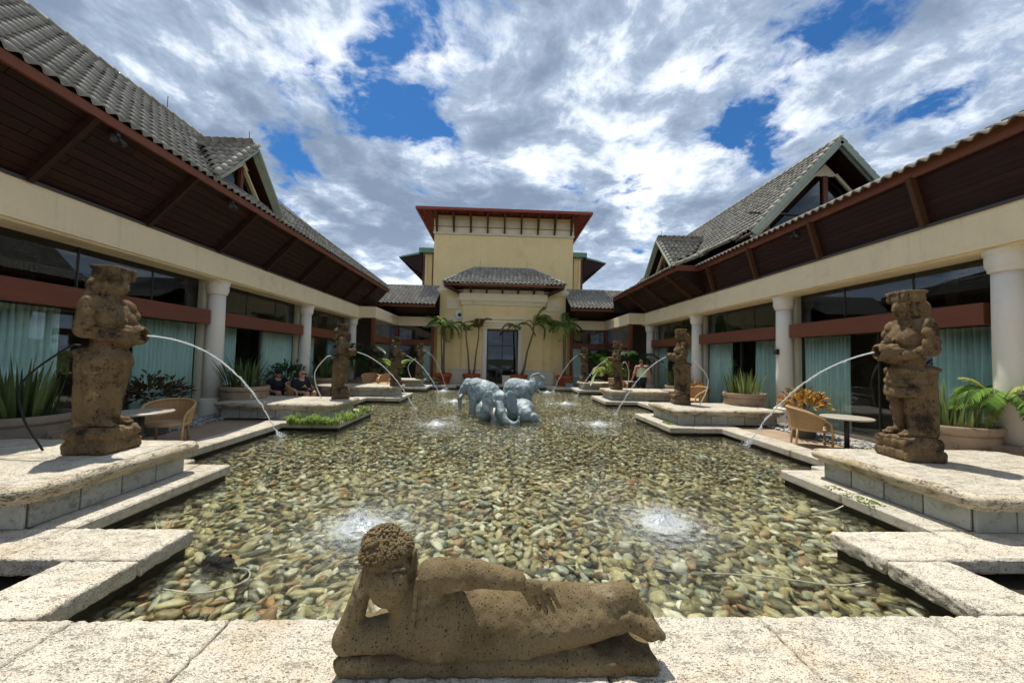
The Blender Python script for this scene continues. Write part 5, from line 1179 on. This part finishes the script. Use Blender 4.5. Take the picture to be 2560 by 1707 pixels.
for s, l in ((-1, 'teal strip of curtain left of the central building'), (1, 'teal strip of curtain right of the central building')):
    V = []; F = []
    for i in range(31):
        x = X0 + s * (4.78 + .6 * i / 30); [V.append((x, 24.72 + .03 * math.sin(i * 1.3), z)) for z in (.08, 2.48)]
    for i in range(30): F.append((2 * i, 2 * i + 1, 2 * i + 3, 2 * i + 2))
    tag(obj('curtain', V, F, M['curtain'], None, True), l, 'curtain', 'teal curtains behind the glass')
# ---------------------------------------------------------------- plants
def leafmat(name, ramp, rough=.45, trans=.3): return surf(name, (.1, .2, .05), rough, .25, 9, .15, 30, .4, ramp=ramp, trans=trans)
M['snake'] = leafmat('snake plant leaf', [(.045, .10, .025), (.10, .17, .04), (.26, .29, .08), (.07, .13, .035), (.36, .36, .12)])
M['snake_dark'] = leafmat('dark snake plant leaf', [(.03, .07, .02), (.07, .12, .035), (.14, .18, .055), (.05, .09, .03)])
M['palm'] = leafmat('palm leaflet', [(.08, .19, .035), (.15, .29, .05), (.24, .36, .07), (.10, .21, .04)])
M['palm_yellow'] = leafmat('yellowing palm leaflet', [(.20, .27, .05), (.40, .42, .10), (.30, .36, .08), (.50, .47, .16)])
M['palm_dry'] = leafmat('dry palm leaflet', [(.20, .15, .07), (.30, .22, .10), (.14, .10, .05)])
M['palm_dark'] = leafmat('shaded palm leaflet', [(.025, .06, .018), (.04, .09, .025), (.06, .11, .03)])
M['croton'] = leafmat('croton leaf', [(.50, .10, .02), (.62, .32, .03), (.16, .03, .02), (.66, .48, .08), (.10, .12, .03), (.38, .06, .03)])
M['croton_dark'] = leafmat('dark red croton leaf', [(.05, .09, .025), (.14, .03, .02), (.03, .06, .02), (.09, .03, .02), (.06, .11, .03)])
M['flower'] = leafmat('yellow red bedding leaf', [(.60, .45, .05), (.45, .10, .04), (.20, .28, .05), (.55, .50, .12)])
M['grass'] = leafmat('bright grass', [(.10, .20, .03), (.22, .33, .06), (.34, .42, .10), (.07, .14, .03)])
M['trunk'] = surf('palm trunk', (.16, .13, .10), .9, .4, 6, .5, 25, .2, stretch=(1, 1, 4), bdist=.02)
M['terracotta'] = surf('terracotta pot', (.40, .085, .032), .6, .18, 4, .15, 40, .3)
M['planter'] = surf('carved stone planter', (.36, .265, .185), .85, .3, 5, .5, 30, .2, stain=((.17, .12, .08), .5, .72, 4.0), bdist=.015)
M['planter_grey'] = surf('carved grey planter', (.24, .20, .165), .85, .3, 5, .5, 30, .2, stain=((.12, .10, .08), .5, .72, 4.0), bdist=.015)
M['pot_grey'] = surf('grey pot', (.13, .13, .12), .7, .2, 5, .2, 30)
def blade_mesh(name, L, w_, bend, twist, mat_, n=5):
    V = []; F = []
    for i in range(n + 1):
        f = i / n; ww = w_ * (1 - f ** 2.4) * (.75 + .5 * f * (1 - f) * 2) + .002; z = L * f * (1 - .1 * abs(bend) * f); x = bend * L * f * f; a = twist * f
        for s in (-1, 0, 1): V.append((x + s * ww * math.sin(a) + (.25 * ww if s == 0 else 0), s * ww * math.cos(a), z))
    for i in range(n):
        for j in range(2): a = i * 3 + j; F.append((a, a + 1, a + 4, a + 3))
    me = make_mesh(name, V, F, True); me.materials.append(mat_); return me
def planter(x, y, label, r=.55, h=.72, n=42, dark=False, grey=False, L=.75, group='snake plants in carved planters', sxy=1.0):
    t = thing('planter', label, 'planter', (x, y, .06), group=group); m = M['planter_grey' if grey else 'planter']
    prof = [(r * .78, 0), (r * .80, .03), (r * .84, .06), (r * .97, h * .55), (r * .99, h - .16), (r * .96, h - .14), (r * 1.05, h - .10), (r * 1.07, h - .03), (r * 1.04, h), (r * .95, h), (r * .92, h - .06), (0, h - .07)]
    p = smooth_by_angle(MB().lathe(prof, 36).build('pot', m, t, world=False), 40)
    for k in range(10):       # carved relief panels and scrolls
        a = 2 * math.pi * k / 10; g = MB(); rr = r * .94
        if k % 2 == 0: g.bbox(-.03, .035, -.11, .11, -.15, .13, .02); g.bbox(.02, .055, -.07, .07, -.09, .08, .02)
        else:
            for q in range(3): g.add((lambda h_: h_.v[0] @ rotm(0, R(90), 0).T + np.array((.0, -.07 + q * .07, -.04 + .06 * (q % 2))))(MB().lathe([(.05, 0), (.055, .03), (.03, .045), (.02, .02)], 10)), MB().lathe([(.05, 0), (.055, .03), (.03, .045), (.02, .02)], 10).f)
        g.xf(rotm(0, 0, a), (rr * math.cos(a), rr * math.sin(a), h * .48)); g.build('relief', m, p, world=False)
    MB().lathe([(r * .93, h - .09), (r * .93, h - .055), (0, h - .05)], 20).build('soil', M['soil'], p, world=False)
    mt = M['snake_dark' if dark else 'snake']
    protos = [blade_mesh('leaf', L * k, .023 * (.8 + .4 * random.random()), random.uniform(-.06, .22), random.uniform(-1, 1), mt) for k in (.65, .8, .95, 1.1)]
    for k in range(int(n * 1.5)):
        o = link('leaf', random.choice(protos), None, t); a = random.uniform(0, 6.28); q = r * .82 * random.random() ** .6
        o.location = (q * math.cos(a), q * math.sin(a), h - .06); tl = .02 + .26 * q / r + random.uniform(-.06, .10)
        o.rotation_euler = Euler((0, tl, a + random.uniform(-.5, .5))); k2 = random.uniform(.8, 1.15); o.scale = (k2, k2, k2)
    return t
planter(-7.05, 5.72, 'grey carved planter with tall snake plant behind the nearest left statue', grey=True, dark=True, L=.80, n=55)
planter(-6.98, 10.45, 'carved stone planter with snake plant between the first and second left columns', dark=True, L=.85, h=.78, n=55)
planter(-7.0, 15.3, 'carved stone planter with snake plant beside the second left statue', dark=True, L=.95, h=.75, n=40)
planter(7.62, 5.95, 'carved tan planter with yellow edged snake plant beside the nearest right statue', r=.56, h=.76, L=.68, n=50)
planter(7.45, 10.85, 'carved tan planter with yellow striped snake plant left of the lamp column', r=.54, h=.80, L=.72, n=55)
planter(7.55, 15.2, 'small carved planter with snake plant behind the second right statue', r=.45, h=.70, L=.95, n=30, dark=True)
def frond_mesh(name, L, droop, wl_, mat_, nl=28, rise=.9, fold=.5, lw=.026):
    V = []; F = []
    def pt(f): return np.array((L * f * (1 - .15 * f), 0, L * (rise * f - droop * f * f)))
    g = MB(); g.tube([pt(f) for f in np.linspace(0, 1, 7)], np.linspace(.016, .004, 7), 4)
    for i in range(nl):
        f = .14 + .86 * i / (nl - 1); p = pt(f); d = pt(min(1, f + .02)) - pt(f - .02); d /= np.linalg.norm(d)
        ll = wl_ * (math.sin(math.pi * min(1, f * .85 + .12)) ** .7) + .04
        for s in (-1, 1):
            out = np.array((d[0] * .55, s * .85, d[2] * .55 + fold * .35)); out /= np.linalg.norm(out); m_ = p + out * ll * .5; e_ = p + out * ll * .95 + np.array((0, 0, -ll * (.25 + .25 * random.random()))); w_ = np.cross(out, (0, 0, 1)); w_ /= (np.linalg.norm(w_) + 1e-6)
            g.add([p, m_ + w_ * lw, e_, m_ - w_ * lw], [(0, 1, 2, 3)])
    me = g.mesh(name, True); me.materials.append(mat_); return me
FR = {k: [frond_mesh('frond', 1.0, dr, .40, M[k], rise=ri) for dr, ri in ((.9, 1.0), (1.25, .95), (.55, 1.05))] for k in ('palm', 'palm_yellow', 'palm_dry', 'palm_dark')}
def crown(t, top, n, L, kind, spread=1.0, tilt=0.0, az=None):
    for k in range(n):
        o = link('frond', random.choice(FR[kind]), None, t); a = (az if az is not None else 0) + (2 * math.pi * k / n if az is None else random.uniform(-.5, .5)) + random.uniform(-.25, .25)
        o.location = top; o.rotation_euler = Euler((0, -random.uniform(-.35, .45) * spread + tilt, a)); q = L * random.uniform(.75, 1.15); o.scale = (q, q, q)
def pot_palm(x, label, trunks, y=23.5, r=.58, h=.66):
    t = thing('potted_palm', label, 'potted palm', (x, y, .06), group='palms in terracotta pots')
    smooth_by_angle(MB().lathe([(r * .66, 0), (r * .86, h * .66), (r * .88, h * .68), (r * .97, h * .70), (r * 1.0, h * .98), (r * .98, h), (r * .9, h), (r * .87, h * .9), (0, h * .88)], 32).build('pot', M['terracotta'], t, world=False), 35)
    MB().lathe([(r * .86, h * .89), (0, h * .91)], 20).build('soil', M['soil'], t, world=False)
    for (bx_, tx, tz, rb, crowns) in trunks:
        mid = ((bx_ * .45 + tx * .55) + (tx - bx_) * -.08, -.02, tz * .55)
        MB().tube([(bx_, 0, h * .85), ((bx_ * .75 + tx * .25), 0, tz * .28), mid, (tx * .95 + bx_ * .05, 0, tz * .85), (tx, 0, tz)], [rb * 1.35, rb, rb * .8, rb * .7, rb * .6], 10).build('trunk', M['trunk'], t, True, world=False)
        for c_ in crowns: crown(t, (tx, 0, tz - .03), *c_)
pot_palm(-3.47, 'leafy palm in terracotta pot farthest left of the doorway', [(.0, .02, 3.55, .085, [(9, 1.3, 'palm'), (3, 1.2, 'palm_yellow', .6)]), (-.06, -.18, 3.3, .05, [])])
pot_palm(-1.67, 'two thin palm trunks in terracotta pot just left of the doorway', [(-.10, -.42, 3.55, .062, [(7, .7, 'palm', .8), (2, .6, 'palm_dry')]), (.12, .40, 3.42, .062, [(5, 1.15, 'palm_dry', .2, -.75)])])
pot_palm(1.35, 'straight and leaning palm trunks in terracotta pot just right of the doorway', [(-.12, -.26, 3.70, .07, [(7, .65, 'palm'), (2, 1.3, 'palm_dry', .4)]), (.16, .92, 3.92, .075, [(5, 1.6, 'palm_yellow', .3, -.35, .2), (3, 1.3, 'palm', .3, .5, -.3), (4, .8, 'palm_yellow')])])
pot_palm(4.30, 'full palm in terracotta pot farthest right of the doorway', [(.0, .02, 3.65, .075, [(9, 1.3, 'palm'), (4, 1.2, 'palm_yellow', .7)]), (-.07, -.1, 3.3, .05, [])])
def bush(x, y, z, r, label, mat_, n=190, pot=(.30, .45), cat='shrub', group='shrubs along the colonnades', leaf=.15, flat=.85, lw=.03):
    t = thing('potted_shrub', label, cat, (x, y, .06), group=group)
    if pot: smooth_by_angle(MB().lathe([(pot[0] * .7, 0), (pot[0], pot[1] - .06), (pot[0] * 1.08, pot[1] - .05), (pot[0] * 1.08, pot[1]), (pot[0] * .9, pot[1]), (0, pot[1] - .04)], 20).build('pot', M['pot_grey'], t, world=False), 35)
    g = MB()
    for k in range(7):
        a = random.uniform(0, 6.28); g.tube([(0, 0, .3), (r * .3 * math.cos(a), r * .3 * math.sin(a), z - .1), (r * .6 * math.cos(a), r * .6 * math.sin(a), z + r * .3 * random.random())], [.012, .009, .005], 4)
    g.build('stems', M['trunk'], t, world=False)
    g = MB()
    for k in range(n):
        d = np.array([random.gauss(0, 1) for _ in range(3)]); d /= np.linalg.norm(d); d[2] = abs(d[2]) * 1.0 - .25 * random.random(); q = r * random.uniform(.45, .98); p = np.array((0, 0, z - .06)) + d * q * np.array((1, 1, flat))
        o_ = d * .8 + np.array((random.gauss(0, .45), random.gauss(0, .45), .35 + random.gauss(0, .3))); o_ /= np.linalg.norm(o_); w_ = np.cross(o_, (random.random() - .5, random.random() - .5, 1)); w_ /= np.linalg.norm(w_) + 1e-6
        L = leaf * random.uniform(.7, 1.3); b_ = p + o_ * L * .5 + w_ * lw; c_ = p + o_ * L + np.array((0, 0, -.25 * L)); e_ = p + o_ * L * .5 - w_ * lw
        g.add([p, b_, c_, e_], [(0, 1, 2, 3)])
    tag(g.build('foliage', mat_, t, True, world=False), kind='stuff'); return t
bush(7.15, 8.35, .80, .46, 'orange and dark red croton beside the right wicker chair', M['croton'], 300, leaf=.19)
bush(7.15, 13.0, .72, .42, 'dark red and orange croton past the second right plinth', M['croton'], 240, leaf=.17)
bush(-6.95, 7.75, .82, .55, 'dark green and red croton behind the left wicker chair', M['croton_dark'], 300, leaf=.20)
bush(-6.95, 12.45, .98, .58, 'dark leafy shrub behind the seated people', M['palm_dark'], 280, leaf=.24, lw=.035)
bush(-3.72, 22.55, .22, .33, 'small yellow and red bedding plant at the far left pool corner', M['flower'], 130, pot=(.26, .2), leaf=.11)
bush(4.38, 22.3, .30, .28, 'small yellow bedding plant at the far right pool corner', M['flower'], 110, pot=(.26, .28), leaf=.11)
def fern(x, y, z, n, L, kind, label, pot=(.35, .5), trunk=.0, spread=1.0):
    t = thing('potted_fern', label, 'palm', (x, y, .06), group='leafy palms along the building')
    if pot: smooth_by_angle(MB().lathe([(pot[0] * .75, 0), (pot[0], pot[1] * .5), (pot[0] * 1.05, pot[1] - .05), (pot[0] * .9, pot[1]), (0, pot[1] - .03)], 20).build('pot', M['planter'], t, world=False), 35)
    if z > .5: MB().tube([(0, 0, .3), (.02, 0, z)], [.05, .035], 7).build('stem', M['trunk'], t, True, world=False)
    kinds = kind if isinstance(kind, tuple) else (kind,)
    for i in range(n): crown(t, (random.uniform(-.08, .08), random.uniform(-.08, .08), z), 1, L, kinds[i % len(kinds)], spread, 0, 2 * math.pi * i / n)
fern(5.75, 18.7, .95, 14, 1.15, ('palm_yellow', 'palm', 'palm_yellow'), 'bright yellow green palm between the third and fourth right plinths')
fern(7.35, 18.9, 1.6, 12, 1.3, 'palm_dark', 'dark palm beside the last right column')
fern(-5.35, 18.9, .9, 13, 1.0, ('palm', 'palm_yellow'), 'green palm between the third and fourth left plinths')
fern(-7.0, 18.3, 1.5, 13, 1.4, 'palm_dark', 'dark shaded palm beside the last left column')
fern(-6.2, 22.6, 1.0, 13, 1.3, 'palm_dark', 'dark palm in the far left corner of the courtyard')
fern(6.3, 22.9, 1.3, 12, 1.4, ('palm_dark', 'palm'), 'dark palm in the far right corner of the courtyard')
fern(8.15, 5.66, 1.15, 16, .72, ('palm_yellow', 'palm', 'palm'), 'yellow green palm at the right edge beside the tan planter', spread=.9)
# grass hanging over the second left ledge
def grass_tuft(x0, x1, y0, y1, z, n, label, L=.22):
    g = MB()
    for k in range(n):
        if k % 14 == 0: gx, gy, gl = random.uniform(x0, x1), random.uniform(y0, y1), random.uniform(.5, 1.5)
        x = min(x1, max(x0, gx + random.gauss(0, .05))); y = min(y1, max(y0, gy + random.gauss(0, .05))); a = random.uniform(0, 6.28); l = L * gl * random.uniform(.5, 1.2); dx, dy = .5 * l * math.cos(a), .5 * l * math.sin(a) - .2 * l
        g.add([(x - .012, y, z), (x + .012, y, z), (x + dx * .5 + .009, y + dy * .5, z + l * .75), (x + dx * .5 - .009, y + dy * .5, z + l * .75), (x + dx * 1.5, y + dy * 1.5, z + l * .6)], [(0, 1, 2, 3), (3, 2, 4)])
    tag(g.build('grass', M['grass'], None, True), label, 'grass', kind='stuff')
grass_tuft(-5.0, -3.85, 9.03, 9.16, .05, 420, 'bright grass growing along the ledge of the second left plinth'); grass_tuft(-3.95, -3.80, 9.1, 11.4, .05, 420, 'bright grass growing along the pool side of the second left ledge', .20)
grass_tuft(4.42, 4.60, 4.2, 4.9, .10, 160, 'yellow green moss on the ledge of the nearest right plinth', .02); grass_tuft(4.50, 4.64, 9.5, 9.9, .10, 80, 'yellow green moss on the ledge of the second right plinth', .04)
# ---------------------------------------------------------------- tables and wicker chairs
M['wicker'] = surf('honey wicker', (.46, .28, .13), .6, .3, 14, .7, 70, .3, stretch=(1, 1, 2.5), bdist=.012)
M['wicker_rail'] = surf('wicker rail', (.52, .34, .17), .55, .2, 20, .4, 90, .3)
M['cushion'] = surf('tan seat', (.50, .36, .20), .8, .15, 8, .2, 50)
M['table_top'] = surf('stone table top', (.40, .36, .30), .45, .2, 10, .1, 40, .4)
def make_chair():
    t = bpy.data.objects.new('wicker_chair', None); C.objects.link(t)
    r = .34
    # woven back: curved slats
    V = []; F = []; nk = 32
    for k in range(nk + 1):
        a0 = R(62) + R(236) * k / nk; c_, s_ = math.cos(a0), math.sin(a0); hgt = .84 - .20 * (abs(k / nk - .5) * 2) ** 2.2; rp = .006 * (k % 2)
        for (rr, z) in ((r + rp, .40), (r + .05 + rp, hgt - .01), (r + .064 + rp, hgt - .01), (r + .014 + rp, .40)): V.append((rr * c_, rr * s_, z))
    for k in range(nk):
        for q in range(4): F.append((k * 4 + q, k * 4 + (q + 1) % 4, k * 4 + 4 + (q + 1) % 4, k * 4 + 4 + q))
    obj('woven_back', V, F, M['wicker'], t, False, world=False)
    rail = [(( r + .055) * math.cos(a), (r + .055) * math.sin(a), .84 - .20 * (abs(a - math.pi) / R(118)) ** 2.2) for a in np.linspace(R(62), R(298), 25)]
    rail = [(.33, .30, .06), (.335, .315, .40), (.30, .33, .56)] + rail + [(.30, -.33, .56), (.335, -.315, .40), (.33, -.30, .06)]
    MB().tube(rail, .024, 8).build('rail', M['wicker_rail'], t, True, world=False)
    for s in (-1, 1): MB().tube([(-.24, s * .24, .42), (-.28, s * .26, 0)], .022, 7).build('leg', M['wicker_rail'], t, True, world=False); MB().tube([(.33, s * .30, .10), (.335, s * .30, 0)], .025, 7).build('leg', M['wicker_rail'], t, True, world=False)
    smooth_by_angle(MB().lathe([(0, .36), (.33, .36), (.36, .38), (.36, .41), (.33, .435), (0, .44)], 28).build('seat', M['cushion'], t, world=False), 40)
    return t
def make_table():
    t = bpy.data.objects.new('round_table', None); C.objects.link(t)
    smooth_by_angle(MB().lathe([(0, .675), (.42, .675), (.445, .69), (.445, .705), (.43, .715), (0, .716)], 36).build('table_top', M['table_top'], t, world=False), 30)
    MB().tube([(0, 0, .03), (0, 0, .68)], .045, 12).build('leg', M['metal_dark'], t, True, world=False)
    smooth_by_angle(MB().lathe([(.26, 0), (.26, .02), (.06, .06), (.045, .08)], 24).build('base', M['metal_dark'], t, world=False), 30)
    return t
ch0, tb0 = make_chair(), make_table(); used = [False, False]
def put(kind, x, y, rz_, label, sc=1.0):
    i = 0 if kind == 'chair' else 1; src = (ch0, tb0)[i]
    o = src if not used[i] else copy_tree(src); used[i] = True
    o.location = (x, y, .062); o.rotation_euler = (0, 0, rz_); o.scale = (sc, sc, sc)
    tag(o, label, kind, 'wicker chairs on the deck' if i == 0 else 'round tables on the deck')
put('chair', -6.05, 7.05, R(-65), 'wicker chair behind the nearest left round table', .92); put('table', -5.95, 6.42, 0, 'round stone table behind the nearest left plinth', .94)
put('chair', 6.50, 7.45, R(-30), 'honey wicker chair in the sun beside the right croton', .94); put('table', 6.92, 7.05, 0, 'round table beside the sunlit right wicker chair', .94)
put('chair', 6.75, 12.35, R(200), 'wicker chair behind the second right plinth'); put('table', 6.15, 12.55, 0, 'round table behind the second right plinth')
put('table', -5.35, 12.15, 0, 'round table in front of the seated people'); put('chair', -6.18, 11.75, R(-25), 'wicker chair under the bald seated person', .95); put('chair', -6.92, 11.80, R(-40), 'wicker chair under the person in the dark cap', .95)
put('chair', 5.7, 17.35, R(30), 'wicker chair behind the third right plinth, nearer the pool'); put('table', 6.1, 17.5, 0, 'round table behind the third right plinth')
put('chair', -5.9, 17.3, R(-70), 'wicker chair behind the third left plinth, farther from the pool'); put('chair', -5.2, 17.45, R(-110), 'wicker chair behind the third left plinth, nearer the pool')
# sun loungers' dark box and doorway chest
t = thing('storage_box', 'pale grey box standing in front of the doorway', 'box', (.62, 23.6, .06))
MB().bbox(.30, .95, 23.4, 23.8, .06, .58, .02).build('body', M['plinth_trim'], t); MB().bbox(.28, .97, 23.38, 23.82, .585, .64, .015).build('lid', M['column'], t)
# ---------------------------------------------------------------- water jets, hoses, splashes, cables
def jetmat():
    m, nt, out = newmat('white water')
    co = nd(nt, 'ShaderNodeTexCoord').outputs['Object']; n = nd(nt, 'ShaderNodeTexNoise', {'Vector': co, 'Scale': 30.0, 'Detail': 3.0}).outputs[0]
    b = nd(nt, 'ShaderNodeBsdfPrincipled', {'Base Color': (.86, .89, .92, 1), 'Roughness': .2, 'Specular IOR Level': .6}); t_ = nd(nt, 'ShaderNodeBsdfTranslucent', {0: (.85, .9, .95, 1)}); tr = nd(nt, 'ShaderNodeBsdfTransparent')
    s = nd(nt, 'ShaderNodeMixShader', {0: .45, 1: b.outputs[0], 2: t_.outputs[0]}).outputs[0]
    s = nd(nt, 'ShaderNodeMixShader', {0: smooth(nt, n, .45, .75, .05, .45), 1: s, 2: tr.outputs[0]}).outputs[0]; nt.links.new(s, out.inputs[0]); return m
M['jet'] = jetmat()
M['hose_black'] = surf('black hose', (.012, .012, .013), .5, .1, 9, 0); M['hose_white'] = surf('white hose', (.70, .69, .63), .5, .1, 9, 0); M['pump'] = surf('black pump', (.012, .013, .013), .8, .4, 20, .8, 30)
def mouth(i):
    x, y, kind, rz_, sc, lb = STAT[i]; v = rotm(0, 0, R(rz_)) @ np.array((.43, 0, 0)) * sc; return np.array((x + v[0], y + v[1], .50 + sc * (1.44 if kind != 'high' else 1.74)))
def jet(i, E_, up, label, r=(.011, .021)):
    S = mouth(i); E_ = np.array(E_, float); n = 46; pts = []; rad = []
    for k in range(n + 1):
        t_ = k / n; p = S + (E_ - S) * t_; p[2] = S[2] + up * t_ + (E_[2] - S[2] - up) * t_ * t_
        jt = .022 * t_ * t_; p = p + np.array([random.gauss(0, jt * .6) for _ in range(3)]); pts.append(p); rad.append((r[0] + (r[1] - r[0]) * t_) * random.uniform(1 - .65 * t_, 1 + .45 * t_))
    th = thing('water_jet', label, 'water jet', tuple(S), group='water jets poured by the statues')
    MB().tube(pts, rad, 7).build('stream', M['jet'], th, True)
    g = MB(); V0, F0 = ico(0)
    for k in range(70):
        a = random.uniform(0, 6.28); q = abs(random.gauss(0, .07)); g.add(V0 * random.uniform(.005, .014) + E_ + np.array((q * math.cos(a), q * math.sin(a), abs(random.gauss(0, .05)))), F0)
    for k in range(110): q_ = random.random() ** .6; p = pts[int(q_ * n)]; g.add(V0 * random.uniform(.003, .009) + p + np.array([random.gauss(0, .012 + .03 * q_) for _ in range(3)]), F0)
    tag(g.build('droplets', M['jet'], th, True), kind='stuff')
jet(0, (-4.72, 8.25, -.08), .02, 'arching water jet from the nearest left statue', (.010, .016)); jet(4, (5.60, 8.05, -.08), -.55, 'water jet from the nearest right statue', (.010, .016))
jet(1, (-2.75, 12.6, -.08), -.45, 'water jet from the second left statue', (.009, .014)); jet(5, (4.0, 12.3, -.08), -.8, 'water jet from the second right statue', (.009, .014))
jet(2, (-3.0, 19.0, -.08), -.6, 'water jet from the third left statue', (.009, .013)); jet(6, (3.9, 18.0, -.08), -.8, 'water jet from the third right statue', (.009, .013))
jet(3, (-2.9, 21.1, -.08), -.3, 'water jet from the farthest left statue', (.008, .011)); jet(7, (3.2, 20.9, -.08), -.7, 'water jet from the farthest right statue', (.008, .012))
def spline(P, n=8):
    P = [np.array(p, float) for p in P]; P = [2 * P[0] - P[1]] + P + [2 * P[-1] - P[-2]]; out = []
    for i in range(1, len(P) - 2):
        for k in range(n):
            t_ = k / n; a, b, c_, d = P[i - 1:i + 3]; out.append(.5 * ((2 * b) + (c_ - a) * t_ + (2 * a - 5 * b + 4 * c_ - d) * t_ ** 2 + (3 * b - a - 3 * c_ + d) * t_ ** 3))
    out.append(P[-2]); return out
def hose(i, bulge, label, mat_='hose_white', side=0.0, r=.014):
    x, y, kind, rz_, sc, lb = STAT[i]; Rm = rotm(0, 0, R(rz_)); z0 = .50
    L = [(-.30, side * .3, 1.30), (-.42, side, 1.26), (-.42 - bulge, side * 1.4, .85), (-.40 - bulge, side * 1.4, .45), (-.36 - bulge * .55, side, .02)]
    tag(MB().tube(spline([np.array((x, y, z0)) + Rm @ np.array(p) * sc for p in L]), r, 8).build('hose', M[mat_], None, True), label, 'hose', 'hoses feeding the statues')
hose(0, .42, 'black hose looping behind the nearest left statue', 'hose_black', -.05, .012); hose(1, .28, 'white hose looping behind the second left statue', side=-.05); hose(3, .35, 'white hose looping behind the farthest left statue', r=.02)
hose(5, .30, 'white hose looping behind the second right statue', side=.08); hose(6, .12, 'white hose hanging behind the third right statue', side=.1)
def splash(i, label):
    x, y, r = SPLASHES[i]; th = thing('water_splash', label, 'splash', (x, y, -.08), group='bubbling splashes in the pool'); near = i < 2
    n = 30; V = []; F = []; m_ = 14
    for a in range(n):
        for k in range(m_ + 1):
            q = r * .8 * k / m_; an = 2 * math.pi * a / n; zz = .07 * math.exp(-(q / (r * .45)) ** 2) + random.gauss(0, .012) * (1 - k / m_) ; V.append((q * math.cos(an) * (1 + random.uniform(-.12, .12)) * 1.3, q * math.sin(an) * (1 + random.uniform(-.12, .12)), zz - .012 * (k / m_) - (.01 if k == m_ else 0)))
    for a in range(n):
        b = (a + 1) % n
        for k in range(m_): F.append((a * (m_ + 1) + k, a * (m_ + 1) + k + 1, b * (m_ + 1) + k + 1, b * (m_ + 1) + k))
    obj('foam', V, F, M['jet'], th, True, world=False)
    g = MB(); V0, F0 = ico(0)
    for k in range(1500 if near else 220):
        a = random.uniform(0, 6.28); q = abs(random.gauss(0, r * .6)); h = abs(random.gauss(0, .09)) * math.exp(-q / r) + .003; g.add(V0 * random.uniform(.002, .0058 if near else .010) + np.array((q * math.cos(a) * 1.25, q * math.sin(a), h)), F0)
    tag(g.build('droplets', M['jet'], th, True, world=False), kind='stuff')
for i, l in enumerate(('white bubbling splash behind the head of the reclining statue', 'white bubbling splash at the near right of the pool', 'white splash to the left of the front elephant', 'white splash to the right of the front elephant', 'white splash behind the left elephant', 'white splash to the right of the right elephant', 'small far splash near the left pool corner', 'small far splash near the right pool corner')): splash(i, l)
# spout of the right elephant
tag(MB().tube(spline([(1.44, 13.0, 1.20), (1.30, 13.0, 1.22), (1.18, 13.0, 1.12), (1.12, 13.0, .95)]), np.linspace(.016, .01, 25), 6).build('water_spout', M['jet'], None, True), 'thin water spout from the raised trunk of the right elephant', 'water jet')
def cable(P, label, r=.006): tag(MB().tube(spline(P), r, 6).build('cable', M['hose_white'], None, True), label, 'cable', 'pale cables lying in the pool')
cable([(-4.0, 4.55, -.05), (-3.95, 4.5, -.18), (-3.7, 4.25, -.21), (-3.5, 4.0, -.21), (-3.65, 3.75, -.21)], 'pale cable beside the nearest left plinth'); cable([(-2.42, 3.42, -.16), (-2.2, 3.45, -.18), (-2.12, 3.3, -.2), (-2.35, 3.15, -.2), (-2.7, 3.2, -.2)], 'pale cable looping round the black pump')
cable([(4.45, 4.6, -.04), (4.3, 4.6, -.1), (4.15, 4.75, -.21)], 'pale cable beside the nearest right plinth'); cable([(3.4, 3.25, -.18), (3.0, 3.22, -.19), (2.5, 3.35, -.19), (2.0, 3.4, -.19)], 'pale cable running out from the right front block')
V, F = sculpt([E((-2.45, 3.45, -.17), (.13, .10, .08), .05), E((-2.38, 3.42, -.13), (.06, .06, .06), .03), E((-2.53, 3.47, -.14), (.06, .05, .06), .03)], .012, (-2.7, 3.2, -.3), (-2.2, 3.7, .0), rough_noise(.014, 60, 3))
tag(obj('pump', V, F, M['pump'], None, True), 'small black pump lying among the pebbles at near left', 'pump')
